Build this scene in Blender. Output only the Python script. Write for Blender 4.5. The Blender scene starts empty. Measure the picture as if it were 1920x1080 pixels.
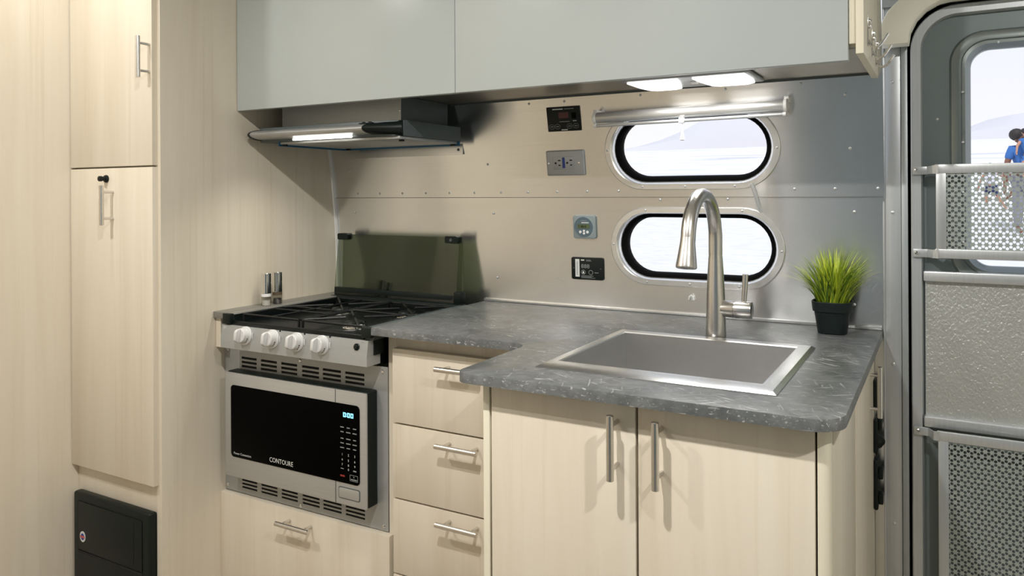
import bpy, bmesh, math, random
from mathutils import Vector, Matrix
PI = math.pi
random.seed(7)
scene = bpy.context.scene
C = scene.collection

# ------------------------------------------------------------------ camera
cam_d = bpy.data.cameras.new('camera'); cam = bpy.data.objects.new('camera', cam_d); C.objects.link(cam)
YAW, ROLL = 0.5141, 0.00479
fwd = Vector((-math.sin(YAW), math.cos(YAW), 0)); rgt = Vector((math.cos(YAW), math.sin(YAW), 0)); dwn = fwd.cross(rgt)
r2 = math.cos(ROLL)*rgt + math.sin(ROLL)*dwn; d2 = -math.sin(ROLL)*rgt + math.cos(ROLL)*dwn
mw = Matrix((( r2.x, -d2.x, -fwd.x, 1.62545), (r2.y, -d2.y, -fwd.y, -1.78632), (r2.z, -d2.z, -fwd.z, 1.2007), (0, 0, 0, 1)))
cam.matrix_world = mw
cam_d.sensor_fit = 'HORIZONTAL'; cam_d.sensor_width = 36.0; cam_d.lens = 36.0*1433.0/1920.0
cam_d.shift_x = 0.0; cam_d.shift_y = (363.915-540.0)/1920.0
cam_d.clip_start = 0.02; cam_d.clip_end = 2000
scene.camera = cam

# ------------------------------------------------------------------ world and sun
world = bpy.data.worlds.new('World'); scene.world = world; world.use_nodes = True
wn = world.node_tree; wn.nodes.clear()
wo = wn.nodes.new('ShaderNodeOutputWorld'); wb = wn.nodes.new('ShaderNodeBackground')
wtc = wn.nodes.new('ShaderNodeTexCoord'); wsx = wn.nodes.new('ShaderNodeSeparateXYZ'); wr = wn.nodes.new('ShaderNodeValToRGB')
wr.color_ramp.elements[0].position = 0.5; wr.color_ramp.elements[0].color = (1.0, 0.995, 1.0, 1)
wr.color_ramp.elements[1].position = 0.72; wr.color_ramp.elements[1].color = (0.74, 0.81, 0.93, 1)
wmr = wn.nodes.new('ShaderNodeMapRange'); wmr.inputs[1].default_value = -1; wmr.inputs[2].default_value = 1
wn.links.new(wtc.outputs['Generated'], wsx.inputs[0]); wn.links.new(wsx.outputs['Z'], wmr.inputs[0])
wn.links.new(wmr.outputs[0], wr.inputs[0]); wn.links.new(wr.outputs[0], wb.inputs[0]); wn.links.new(wb.outputs[0], wo.inputs[0])
wb.inputs[1].default_value = 1.08
sun_d = bpy.data.lights.new('sun', 'SUN'); sun_d.energy = 1.9; sun_d.angle = 0.02
sun = bpy.data.objects.new('sun', sun_d); C.objects.link(sun)
sun.rotation_euler = (math.radians(38), math.radians(8), 0)   # high, from behind the trailer, over the beach

scene.view_settings.view_transform = 'Standard'; scene.view_settings.look = 'None'
scene.view_settings.exposure = 0.0; scene.view_settings.gamma = 1.0; scene.view_settings.use_curve_mapping = False

DOWNLIGHT_W = 14.8
DOWNLIGHTS = [(-0.13, -0.86), (1.1, -1.38), (2.12, -1.38), (0.02, -1.50)]

# ------------------------------------------------------------------ materials
def srgb(r, g, b):
    f = lambda c: (c/12.92 if c <= .04045 else ((c+.055)/1.055)**2.4)
    return (f(r/255), f(g/255), f(b/255), 1)
def pmat(name, col, rough=0.5, metal=0.0, **kw):
    m = bpy.data.materials.new(name); m.use_nodes = True
    b = m.node_tree.nodes['Principled BSDF']
    b.inputs['Base Color'].default_value = col if len(col) == 4 else (*col, 1)
    b.inputs['Roughness'].default_value = rough; b.inputs['Metallic'].default_value = metal
    for k, v in kw.items(): b.inputs[k.replace('_', ' ')].default_value = v
    return m
def nd(m, t): return m.node_tree.nodes.new(t)
def lk(m, a, b): m.node_tree.links.new(a, b)
def bs(m): return m.node_tree.nodes['Principled BSDF']
def position(m, scale, rnd=0.0):
    g = nd(m, 'ShaderNodeNewGeometry'); mp = nd(m, 'ShaderNodeMapping'); mp.inputs['Scale'].default_value = scale
    src = g.outputs['Position']
    if rnd:
        oi = nd(m, 'ShaderNodeObjectInfo'); mu = nd(m, 'ShaderNodeMath'); mu.operation = 'MULTIPLY'; mu.inputs[1].default_value = rnd
        lk(m, oi.outputs['Random'], mu.inputs[0]); ad = nd(m, 'ShaderNodeVectorMath'); ad.operation = 'ADD'
        lk(m, src, ad.inputs[0]); lk(m, mu.outputs[0], ad.inputs[1]); src = ad.outputs[0]
    lk(m, src, mp.inputs['Vector']); return mp.outputs[0]
def noise(m, vec, scale=1, detail=4, rough=.55, dist=0.0):
    n = nd(m, 'ShaderNodeTexNoise'); n.inputs['Scale'].default_value = scale; n.inputs['Detail'].default_value = detail
    n.inputs['Roughness'].default_value = rough; n.inputs['Distortion'].default_value = dist
    lk(m, vec, n.inputs['Vector']); return n.outputs['Fac']
def ramp(m, fac, stops):
    r = nd(m, 'ShaderNodeValToRGB'); e = r.color_ramp.elements
    while len(e) < len(stops): e.new(0.5)
    for i, (p, c) in enumerate(stops): e[i].position = p; e[i].color = c if len(c) == 4 else (*c, 1)
    lk(m, fac, r.inputs[0]); return r.outputs[0]
def mix(m, a, b, fac, mode='MIX'):
    x = nd(m, 'ShaderNodeMix'); x.data_type = 'RGBA'; x.blend_type = mode
    for s, v in ((x.inputs[0], fac), (x.inputs[6], a), (x.inputs[7], b)):
        if hasattr(v, 'is_linked'): lk(m, v, s)
        else: s.default_value = v
    return x.outputs[2]
def bump(m, h, strength=.1, dist=.001):
    b = nd(m, 'ShaderNodeBump'); b.inputs['Strength'].default_value = strength; b.inputs['Distance'].default_value = dist
    lk(m, h, b.inputs['Height']); lk(m, b.outputs[0], bs(m).inputs['Normal'])

def wood(name, light, dark, rough=.42):
    m = pmat(name, light, rough)
    v1 = position(m, (9, 9, .6), 9.0); v2 = position(m, (70, 70, 1.3), 9.0)
    n1 = noise(m, v1, 1, 5, .6, .7); n2 = noise(m, v2, 1, 3, .6)
    c1 = ramp(m, n1, [(.34, dark), (.62, light)])
    c2 = ramp(m, n2, [(.22, (.90, .87, .83, 1)), (.42, (1, 1, 1, 1))])
    lk(m, mix(m, c1, c2, .8, 'MULTIPLY'), bs(m).inputs['Base Color'])
    return m
MAPLE = wood('maple_laminate', (.73, .667, .555, 1), (.66, .588, .47, 1))
CREAM = pmat('cream_edge', (.78, .73, .59), .45)
GREYDOOR = pmat('grey_gloss_laminate', (.455, .495, .49), .3)
def brushed(name, col, rough, aniso=.0, tangent=(1, 0, 0), streak=(1, 60, 60), amt=.06, metal=1.0):
    m = pmat(name, col, rough, metal)
    n = noise(m, position(m, streak), 6, 4, .6)
    lo = tuple(c*(1-amt) for c in col[:3]); hi = tuple(min(1, c*(1+amt)) for c in col[:3])
    lk(m, ramp(m, n, [(.3, lo), (.7, hi)]), bs(m).inputs['Base Color'])
    if aniso:
        bs(m).inputs['Anisotropic'].default_value = aniso
        cx = nd(m, 'ShaderNodeCombineXYZ')
        for i in range(3): cx.inputs[i].default_value = tangent[i]
        lk(m, cx.outputs[0], bs(m).inputs['Tangent'])
    return m
ALUWALL = brushed('aluminium_sheet', (.80, .80, .795), .22, .80, (0, 0, 1), (.6, 1, 90), .03, .97)
ALU = brushed('aluminium_trim', (.56, .58, .59), .36, 0, streak=(60, 60, 1.2), amt=.05, metal=.6)
ALUDOOR = brushed('aluminium_door', (.40, .43, .44), .42, 0, streak=(60, 60, 1.2), amt=.04, metal=.6)
DOORDARK = pmat('grey_door_skin', (.17, .205, .205), .4, .3)
DOORFR = pmat('grey_embossed_frame', (.22, .25, .245), .32, .6)
SEAMM = pmat('seam_shadow_metal', (.12, .115, .10), .5, .5)
LEDGE = brushed('grey_ledge_metal', (.27, .265, .245), .42, 0, streak=(60, 1.5, 60), amt=.05, metal=.5)
PERF = pmat('grey_perforated_metal', (.40, .44, .42), .45, .4)
BRIGHT = brushed('polished_aluminium', (.80, .80, .79), .24, 0, streak=(3, 40, 40), amt=.04, metal=.75)
STEEL = brushed('stainless_steel', (.50, .505, .50), .34, 0, streak=(2, 2, 120), amt=.05, metal=.6)
STEELH = brushed('stainless_sheet', (.40, .41, .405), .42, 0, streak=(1.5, 1.5, 160), amt=.04, metal=.35)
SINKM = brushed('sink_steel', (.68, .675, .665), .26, .5, (0, 0, 1), (2, 2, 140), .06, .93)
RIMM = brushed('sink_rim_steel', (.70, .71, .71), .27, 0, streak=(2, 2, 120), amt=.04, metal=.95)
NICKEL = brushed('brushed_nickel', (.68, .66, .63), .27, 0, streak=(40, 40, 40), amt=.05)
CHROME = pmat('chrome', (.80, .80, .78), .10, 1.0)
UNDER = brushed('cabinet_bottom_metal', (.42, .40, .36), .38, 0, streak=(1, 60, 60), amt=.05)
BLACK = pmat('black_plastic', (.005, .009, .008), .42, Specular_IOR_Level=.25)
BLACKG = pmat('black_glass', (.001, .001, .001), .25, Specular_IOR_Level=.03)
ENAMEL = pmat('black_enamel', (.004, .006, .006), .35, Specular_IOR_Level=.3)
IRON = pmat('black_cast_iron', (.006, .007, .007), .45, Specular_IOR_Level=.3)
RUBBER = pmat('black_rubber', (.003, .003, .003), .8, Specular_IOR_Level=.05)
DKGREY = pmat('dark_grey_paint', (.075, .095, .098), .42)
BLUEF = pmat('blue_film', (.012, .11, .22), .4)
WHITEP = pmat('white_plastic', (.80, .80, .79), .38)
KNOBW = pmat('light_grey_plastic', (.60, .60, .59), .35)
OUTLET = pmat('silver_grey_plastic', (.40, .42, .44), .35, .25)
GAUGE = pmat('grey_gauge_plastic', (.24, .29, .30), .4)
GAUGED = pmat('slate_gauge_face', (.10, .15, .18), .4)
LCD = pmat('lcd_olive', (.10, .13, .06), .4)
TXT = pmat('white_print', (.70, .72, .70), .6)
TXTD = pmat('grey_print', (.26, .28, .28), .6)
REDP = pmat('red_print', (.25, .02, .015), .6)
REDLED = pmat('dark_red_window', (.07, .006, .008), .35)
BLUEP = pmat('blue_print', (.02, .05, .28), .5)
SHADOWGAP = pmat('gap_shade_black', (.01, .01, .009), .9)  # flat black standing in for shade inside gaps and slots
SEALW = pmat('pale_sealant', (.72, .72, .70), .6)
CREAMP = pmat('cream_moulding', (.90, .89, .78), .5)
SOIL = pmat('dark_soil', (.02, .018, .012), .9)
POT = pmat('black_pot', (.006, .012, .012), .55, Specular_IOR_Level=.3)
CEILM = pmat('white_ceiling', (.74, .73, .70), .7)
FLOORM = wood('floor_planks', (.40, .34, .27, 1), (.32, .27, .21, 1), .5)
FRONTW = pmat('grey_blue_panel', (.12, .165, .20), .6)
FABRIC = pmat('warm_fabric_panel', (.56, .51, .42), .8)
def emis(name, col, s):
    m = bpy.data.materials.new(name); m.use_nodes = True; n = m.node_tree; n.nodes.clear()
    o = n.nodes.new('ShaderNodeOutputMaterial'); e = n.nodes.new('ShaderNodeEmission')
    e.inputs[0].default_value = (*col, 1); e.inputs[1].default_value = s; n.links.new(e.outputs[0], o.inputs[0]); return m
LAMPON = emis('lamp_lens_lit', (1.0, .96, .88), 6.0)
TUBEON = emis('under_cabinet_lens_lit', (1.0, .98, .94), 2.2)
LEDCYAN = emis('cyan_led_digits', (.25, .75, 1.0), 2.2)
def glassmix(name, tint, gloss, rough=.02):
    m = bpy.data.materials.new(name); m.use_nodes = True; n = m.node_tree; n.nodes.clear()
    o = n.nodes.new('ShaderNodeOutputMaterial'); t = n.nodes.new('ShaderNodeBsdfTransparent'); g = n.nodes.new('ShaderNodeBsdfGlossy')
    x = n.nodes.new('ShaderNodeMixShader'); t.inputs[0].default_value = (*tint, 1); g.inputs['Roughness'].default_value = rough
    x.inputs[0].default_value = gloss; n.links.new(t.outputs[0], x.inputs[1]); n.links.new(g.outputs[0], x.inputs[2]); n.links.new(x.outputs[0], o.inputs[0])
    return m
PANE = glassmix('clear_pane', (.99, .99, 1.0), .03)
SMOKE = glassmix('smoked_glass', (.66, .70, .63), .05, .03)
CLEARACR = glassmix('clear_acrylic', (.75, .74, .70), .18, .05)

# slate countertop with pale scratches
SLATE = pmat('slate_laminate', (.15, .155, .155), .33)
def _slate():
    m = SLATE
    n0 = noise(m, position(m, (6, 6, 6)), 1, 6, .65, .6); n1 = noise(m, position(m, (60, 60, 60)), 1, 4, .6)
    base = ramp(m, n0, [(.30, (.075, .083, .085, 1)), (.70, (.185, .193, .192, 1))])
    base = mix(m, base, ramp(m, n1, [(.3, (.75, .75, .75, 1)), (.7, (1.15, 1.15, 1.15, 1))]), 1.0, 'MULTIPLY')
    out = base
    for k_, (rot, off, th, amt) in enumerate(((.5, 0, .66, .75), (-.7, 3, .67, .65), (.05, 7, .68, .7), (1.25, 11, .68, .55), (-.25, 17, .67, .6))):
        mp = nd(m, 'ShaderNodeMapping'); g = nd(m, 'ShaderNodeNewGeometry'); mp.inputs['Rotation'].default_value = (0, 0, rot); mp.inputs['Location'].default_value = (off, off, 0)
        lk(m, g.outputs['Position'], mp.inputs['Vector'])
        m2 = nd(m, 'ShaderNodeMapping'); m2.inputs['Scale'].default_value = (26, 230, 230); lk(m, mp.outputs[0], m2.inputs['Vector'])
        n_ = noise(m, m2.outputs[0], 1, 1.5, .4, .5)
        gate = ramp(m, noise(m, position(m, (9+k_, 9, 9)), 1, 2, .5), [(.42, (0, 0, 0, 1)), (.60, (amt, amt, amt, 1))])
        out = mix(m, out, (.46, .47, .465, 1), mix(m, ramp(m, n_, [(th, (0, 0, 0, 1)), (th+.05, (1, 1, 1, 1))]), gate, 1.0, 'MULTIPLY'))
    lk(m, out, bs(m).inputs['Base Color'])
_slate()
# stucco-embossed door panel
STUCCO = pmat('stucco_aluminium', (.50, .51, .49), .36, .5)
bump(STUCCO, noise(STUCCO, position(STUCCO, (230, 230, 150)), 1, 3, .5, .4), 1.0, .0022)
# grass blades: colour differs from blade to blade
GRASS = pmat('grass_blades', (.30, .42, .02), .5)
def _grass():
    m = GRASS; a = nd(m, 'ShaderNodeAttribute'); a.attribute_name = 'tone'
    lk(m, ramp(m, a.outputs['Fac'], [(0, (.05, .12, .01, 1)), (.4, (.24, .36, .02, 1)), (1, (.62, .70, .05, 1))]), bs(m).inputs['Base Color'])
_grass()

# ------------------------------------------------------------------ mesh helpers
class B:
    def __init__(s): s.bm = bmesh.new()
    def box(s, x0, x1, y0, y1, z0, z1, bev=0.0, seg=2):
        t = bmesh.new(); bmesh.ops.create_cube(t, size=1)
        for v in t.verts: v.co = Vector(((x0+x1)/2+v.co.x*(x1-x0), (y0+y1)/2+v.co.y*(y1-y0), (z0+z1)/2+v.co.z*(z1-z0)))
        if bev: bmesh.ops.bevel(t, geom=list(t.edges), offset=bev, segments=seg, affect='EDGES', profile=.5)
        s._add(t); return s
    def _add(s, t):
        me = bpy.data.meshes.new('t'); t.to_mesh(me); t.free(); s.bm.from_mesh(me); bpy.data.meshes.remove(me)
    def loft(s, loops, cap0=False, cap1=False, closed=True):
        vs = [[s.bm.verts.new(p) for p in L] for L in loops]; n = len(loops[0])
        for a, b in zip(vs, vs[1:]):
            for i in range(n if closed else n-1):
                j = (i+1) % n
                try: s.bm.faces.new((a[i], a[j], b[j], b[i]))
                except ValueError: pass
        if cap0: s.bm.faces.new(list(reversed(vs[0])))
        if cap1: s.bm.faces.new(vs[-1])
        return s
    def cyl(s, p0, p1, r0, r1=None, seg=20, caps=True):
        r1 = r0 if r1 is None else r1
        return s.tube([p0, p1], [r0, r1], seg, caps)
    def tube(s, path, radii, seg=16, caps=True, up=None):
        P = [Vector(p) for p in path]; n = len(P)
        if not hasattr(radii, '__len__'): radii = [radii]*n
        loops = []; prev = None
        for i, p in enumerate(P):
            d = (P[min(i+1, n-1)]-P[max(i-1, 0)])
            if d.length < 1e-9: d = prev_d
            d = d.normalized(); prev_d = d
            if prev is None:
                a = d.orthogonal().normalized()
            else:
                a = (prev-d*prev.dot(d)).normalized()
            prev = a; b = d.cross(a)
            loops.append([p+(a*math.cos(2*PI*k/seg)+b*math.sin(2*PI*k/seg))*radii[i] for k in range(seg)])
        return s.loft(loops, caps, caps)
    def lathe(s, origin, axis, prof, seg=24, caps=True):
        # prof: (distance along axis, radius)
        o = Vector(origin); d = Vector(axis).normalized(); a = d.orthogonal().normalized(); b = d.cross(a)
        loops = [[o+d*t+(a*math.cos(2*PI*k/seg)+b*math.sin(2*PI*k/seg))*r for k in range(seg)] for t, r in prof]
        return s.loft(loops, caps, caps)
    def prism(s, poly, axis, a, b, bev=0.0):
        # poly of 2-D points; axis 'x': (y,z), 'y': (x,z), 'z': (x,y)
        def f(p, t): return {'x': (t, p[0], p[1]), 'y': (p[0], t, p[1]), 'z': (p[0], p[1], t)}[axis]
        t = bmesh.new(); A = [t.verts.new(f(p, a)) for p in poly]; Bv = [t.verts.new(f(p, b)) for p in poly]; n = len(poly)
        t.faces.new(A); t.faces.new(list(reversed(Bv)))
        for i in range(n): t.faces.new((A[(i+1) % n], A[i], Bv[i], Bv[(i+1) % n]))
        bmesh.ops.recalc_face_normals(t, faces=t.faces)
        if bev:
            es = [e for e in t.edges if len(e.link_faces) == 2 and any(len(fc.verts) == n and n > 4 or fc.index < 2 for fc in e.link_faces)]
            t.faces.ensure_lookup_table()
            capf = {t.faces[0], t.faces[1]}; es = [e for e in t.edges if any(fc in capf for fc in e.link_faces)]
            bmesh.ops.bevel(t, geom=es, offset=bev, segments=2, affect='EDGES', profile=.5)
        s._add(t); return s
    def quad(s, pts): s.bm.faces.new([s.bm.verts.new(p) for p in pts]); return s
    def sphere(s, c, r, seg=12, sc=(1, 1, 1)):
        t = bmesh.new(); bmesh.ops.create_uvsphere(t, u_segments=seg, v_segments=max(6, seg//2), radius=r)
        for v in t.verts: v.co = Vector((c[0]+v.co.x*sc[0], c[1]+v.co.y*sc[1], c[2]+v.co.z*sc[2]))
        s._add(t); return s
def rrect(x0, x1, z0, z1, r, n=5):
    pts = []
    for cx, cz, a0 in ((x1-r, z1-r, 0), (x0+r, z1-r, 90), (x0+r, z0+r, 180), (x1-r, z0+r, 270)):
        for k in range(n+1):
            a = math.radians(a0+90*k/n); pts.append((cx+r*math.cos(a), cz+r*math.sin(a)))
    return pts
def stadium(a, b, n=18):
    L = a-b; pts = []
    for k in range(n+1):
        t = -PI/2+PI*k/n; pts.append((L+b*math.cos(t), b*math.sin(t)))
    for k in range(n+1):
        t = PI/2+PI*k/n; pts.append((-L+b*math.cos(t), b*math.sin(t)))
    return pts

def finish(name, builder, mat, parent, local, smooth=32):
    me = bpy.data.meshes.new(name); bm = builder.bm if isinstance(builder, B) else builder
    bmesh.ops.recalc_face_normals(bm, faces=bm.faces); bm.to_mesh(me); bm.free()
    o = bpy.data.objects.new(name, me); C.objects.link(o)
    if parent is not None and not local:
        base = parent.location.copy()
        if parent.parent: base += parent.parent.location
        me.transform(Matrix.Translation(-base))
    o.parent = parent
    me.materials.append(mat)
    me.shade_smooth(); me.set_sharp_from_angle(angle=math.radians(smooth))
    return o
def part(root, name, builder, mat, local=False, label=None, smooth=32):
    o = finish(name, builder, mat, root, local, smooth)
    if label: o['label'] = label
    return o
def mark(o, label=None, cat=None, group=None, kind=None):
    if label: o['label'] = label
    if cat: o['category'] = cat
    if group: o['group'] = group
    if kind: o['kind'] = kind
    return o
def thing(name, label, cat, loc=(0, 0, 0), rot=(0, 0, 0), group=None):
    o = bpy.data.objects.new(name, None); C.objects.link(o); o.location = loc; o.rotation_euler = rot
    o.empty_display_size = .05
    return mark(o, label, cat, group)
def struct(name, builder=None, mat=None, loc=(0, 0, 0), rot=(0, 0, 0), label=None):
    if builder is None:
        o = bpy.data.objects.new(name, None); C.objects.link(o); o.location = loc; o.rotation_euler = rot; o.empty_display_size = .05
    else: o = finish(name, builder, mat, None, True)
    return mark(o, label, None, None, 'structure')
def text(root, name, s, x, y, z, size, mat, align='LEFT', local=False, sx=1.0, rotz=0.0):
    cu = bpy.data.curves.new('t', 'FONT'); cu.body = s; cu.size = size; cu.align_x = align; cu.resolution_u = 2
    t = bpy.data.objects.new('t', cu); C.objects.link(t); bpy.context.view_layer.update()
    me = bpy.data.meshes.new_from_object(t.evaluated_get(bpy.context.evaluated_depsgraph_get()))
    bpy.data.objects.remove(t); bpy.data.curves.remove(cu)
    me.transform(Matrix.Scale(sx, 4, (1, 0, 0))); me.transform(Matrix.Rotation(rotz, 4, 'Z')); me.transform(Matrix.Rotation(PI/2, 4, 'X'))
    base = Vector((x, y, z))
    if root is not None and not local:
        base -= root.location
        if root.parent: base -= root.parent.location
    me.transform(Matrix.Translation(base)); me.name = name
    o = bpy.data.objects.new(name, me); C.objects.link(o); o.parent = root; me.materials.clear(); me.materials.append(mat); return o
def copy_part(o, parent, delta=(0, 0, 0)):
    c = o.copy(); C.objects.link(c); c.parent = parent; c.location = o.location+Vector(delta); return c

# bar handle: two posts and a round bar; vertical or horizontal, on a face looking to -y (or +x)
def handle(root, x, z, yf, length, vertical, stand=.03, r=.0056, face='y'):
    b = B(); h = length/2; q = h*.66
    def P(al, out):
        if face == 'y': return (x, yf-out, z+al) if vertical else (x+al, yf-out, z)
        return (x+out, yf, z+al)
    b.lathe(P(-h, stand), Vector(P(h, stand))-Vector(P(-h, stand)), [(0, r*.8), (.0008, r), (length-.0008, r), (length, r*.8)], 16)
    for sgn in (-q, q): b.cyl(P(sgn, 0.0), P(sgn, stand), r*.62, seg=12)
    return part(root, 'handle', b, NICKEL)

# ------------------------------------------------------------------ the shell
def W(z): return -0.22*max(0.0, z-.93)**2
def dW(z): return -0.44*max(0.0, z-.93)
def grid(b, x0, x1, z0, z1, nx, nz):
    rows = [[(x0+(x1-x0)*i/nx, W(z0+(z1-z0)*j/nz), z0+(z1-z0)*j/nz) for i in range(nx+1)] for j in range(nz+1)]
    b.loft(rows, closed=False)
def holed(b, x0, x1, z0, z1, cx, cz, a, bb, nr=6):
    st = stadium(a, bb, 24); outer = []
    for px, pz in st:
        ax = max(-1, min(1, px/a)); t = math.atan2(pz, px)
        hx = (x1-cx) if px >= 0 else (cx-x0); hz = (z1-cz) if pz >= 0 else (cz-z0)
        # push each hole point out to the rectangle along a stretched ray
        ux, uz = px/a, pz/bb; k = 1/max(abs(ux), abs(uz)); outer.append((cx+ux*k*hx, cz+uz*k*hz))
    loops = []
    for j in range(nr+1):
        t = j/nr
        loops.append([(cx+p[0]*(1-t)+(o[0]-cx)*t, W(cz+p[1]*(1-t)+(o[1]-cz)*t), cz+p[1]*(1-t)+(o[1]-cz)*t) for p, o in zip(st, outer)])
    b.loft(loops)
    for X, Z in ((x0, z0), (x1, z0), (x0, z1), (x1, z1)):      # square off the corners of the ring
        best = sorted(outer, key=lambda o: (o[0]-X)**2+(o[1]-Z)**2)
        p = next(o for o in best if abs(o[0]-X) < 1e-6); q = next((o for o in best if abs(o[1]-Z) < 1e-6), p)
        if (abs(p[1]-Z) > 1e-6 or abs(q[0]-X) > 1e-6) and p != q:
            b.bm.faces.new([b.bm.verts.new((v[0], W(v[1]), v[1])) for v in (p, (X, Z), q)])
SEAM = 1.1995
W1 = (1.1065, 1.304); W2 = (1.1112, 1.073)
wall_back = struct('wall_back', label='riveted aluminium wall sheets behind the galley')
lo = B(); grid(lo, .0, .84, 0, SEAM, 40, 36); grid(lo, 1.38, 1.518, 0, SEAM, 6, 36); grid(lo, .84, 1.38, 0, .93, 18, 26); holed(lo, .84, 1.38, .93, SEAM, *W2, .190, .080)
part(wall_back, 'wall_sheet', lo, ALUWALL)
up = B(); grid(up, .0, .84, SEAM-.008, 2.0, 40, 50); grid(up, 1.38, 1.518, SEAM-.008, 2.0, 6, 50); grid(up, .84, 1.38, 1.41, 2.0, 18, 34); holed(up, .84, 1.38, SEAM-.008, 1.41, *W1, .190, .080)
for v in up.bm.verts: v.co.y -= .0009
part(wall_back, 'wall_sheet', up, ALUWALL)
part(wall_back, 'seam_shadow_line', B().box(.0, 1.5145, W(SEAM)-.0016, W(SEAM)-.0002, SEAM-.0086, SEAM-.0076), SEAMM)  # dark strip painted as the shadow line where the sheets overlap
rb = B(); rb.lathe((0, 0, 0), (0, -1, 0), [(0, .0033), (.0009, .0030), (.0016, .0018), (.0019, .0004)], 10); rv0 = None
RIV = [(.0968, 1.2041), (.1802, 1.204), (.2628, 1.2045), (.346, 1.2045), (.4263, 1.205), (.5088, 1.205), (.5932, 1.205), (.6744, 1.2055), (.7601, 1.206), (.8438, 1.2065), (.9282, 1.207),
       (1.3403, 1.209), (1.4229, 1.209), (1.5057, 1.209), (1.4472, 1.4058), (1.4539, 1.2939), (1.4599, 1.1594), (1.0333, 1.1858), (1.1943, 1.187), (.0644, 1.3195), (.0719, 1.2715), (.0787, 1.1478),
       (.5582, 1.281), (.5659, 1.1486), (.5708, .9747), (1.458, .9603), (.70, 1.432), (.80, 1.432), (1.0, 1.434), (1.20, 1.434), (1.36, 1.434)]
for i, (x, z) in enumerate(RIV):
    if rv0 is None: rv0 = part(wall_back, 'rivet', rb, ALU); o = rv0
    else: o = copy_part(rv0, wall_back)
    o.location = (x, W(z)-.001, z); o.rotation_euler = (math.atan(-dW(z)), 0, 0)
RIVET = rv0.data

floor = struct('floor', B().box(-.5, 3.2, -2.5, .1, -.05, 0), FLOORM, label='wood plank floor of the trailer')
ceiling = struct('ceiling', B().box(-.5, 3.2, -2.5, .1, 2.0, 2.06), CEILM, label='plain white trailer ceiling')
struct('wall_left', B().box(-.40, -.342, -2.45, -.60, 0, 2.0), MAPLE, label='pale maple partition panel left of the tall cabinet')
wf = struct('wall_front', label='unseen opposite side of the trailer, panels and window added for reflections')
FX0_, FX1_, FZ0_, FZ1_ = .66, .90, .85, 1.45
part(wf, 'warm_panel', B().box(-.40, .40, -2.45, -2.38, 0, 2.0), FABRIC); part(wf, 'grey_panel', B().box(FX1_, 3.2, -2.45, -2.38, 0, 2.0), FRONTW)  # out of view; panel tones and window shaped for reflections in the aluminium
part(wf, 'window_panel', B().box(.40, FX0_, -2.45, -2.38, 0, 2.0).box(FX0_, FX1_, -2.45, -2.38, 0, FZ0_).box(FX0_, FX1_, -2.45, -2.38, FZ1_, 2.0), FABRIC)
part(wf, 'pane', B().box(FX0_, FX1_, -2.42, -2.414, FZ0_, FZ1_), PANE)
struct('wall_right', B().box(3.1, 3.18, -2.45, .05, 0, 2.0), CREAMP, label='cream end wall')
wd = B(); wd.box(2.28, 3.2, -.02, .04, 0, 2.0); wd.box(1.515, 2.30, -.02, .04, 1.585, 2.0)
struct('wall_door_side', wd, ALUDOOR, label='grey aluminium wall around the entry door')

# corner bead where the side panel meets the aluminium
tb = B(); zs = [.915+(.43*i/12) for i in range(13)]
tb.loft([[(.0005, W(z)-.009, z), (.006, W(z)-.009, z), (.007, W(z)-.0005, z), (.0005, W(z)-.0005, z)] for z in zs], True, True)
struct('trim_1', tb, SEALW, label='pale corner bead between maple panel and aluminium wall')
tb = B(); tb.box(.53, 1.395, -.006, -.0003, .9105, .917, .001); tb.box(1.46, 1.512, -.008, -.0003, .9105, .919, .0012); tb.box(1.395, 1.46, -.005, -.0003, .9105, .916, .001)
struct('trim_2', tb, BRIGHT, label='thin bright strip along the back of the worktop')

# ------------------------------------------------------------------ windows
def window(name, cx, cz, label):
    a = math.atan(-dW(cz)); w = struct(name, None, None, (cx, W(cz), cz), (a, 0, 0), label)
    def lp(a_, b_, y): return [(p[0], y, p[1]) for p in stadium(a_, b_)]
    f = B(); f.loft([lp(.2075, .0955, .0), lp(.2072, .0952, -.004), lp(.2055, .0935, -.0055), lp(.1935, .0815, -.0055), lp(.1905, .0800, -.003), lp(.1860, .0785, .006), lp(.1845, .0775, .012)])
    part(w, 'window_frame', f, BRIGHT, True)
    g = B(); g.loft([lp(.1858, .0785, .0100), lp(.1830, .0765, .0088), lp(.1775, .0715, .0115), lp(.1745, .0690, .0165), lp(.1735, .0680, .022), lp(.1735, .0680, .040)])
    part(w, 'gasket', g, RUBBER, True)
    p = B(); p.loft([lp(.1805, .0755, .0235), lp(.1805, .0755, .0270)], True, True); part(w, 'pane', p, PANE, True)
    for (x, z) in ((-.2, .003), (.2, -.003), (-.115, .0875), (.0, .0875), (.115, .0875), (-.115, -.0875), (-.01, -.0875), (.105, -.0875)):
        r = bpy.data.objects.new('rivet', RIVET); C.objects.link(r); r.parent = w; r.location = (x, -.0053, z); r.scale = (.85, .85, .85)
    return w
window('window_1', *W1, 'upper oval window with riveted aluminium frame under the rolled shade')
window('window_2', *W2, 'lower oval window with riveted aluminium frame behind the faucet')
# cable cover strip between the two windows on the right
cb = B(); cb.tube([(1.249, W(1.222)-.004, 1.222), (1.256, W(1.20)-.0045, 1.20), (1.2665, -.0105, 1.155)], .0042, 10)
mark(finish('cable_strip', cb, ALU, None, True), 'slim silver strip joining the two oval windows at right', 'strip')

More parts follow.
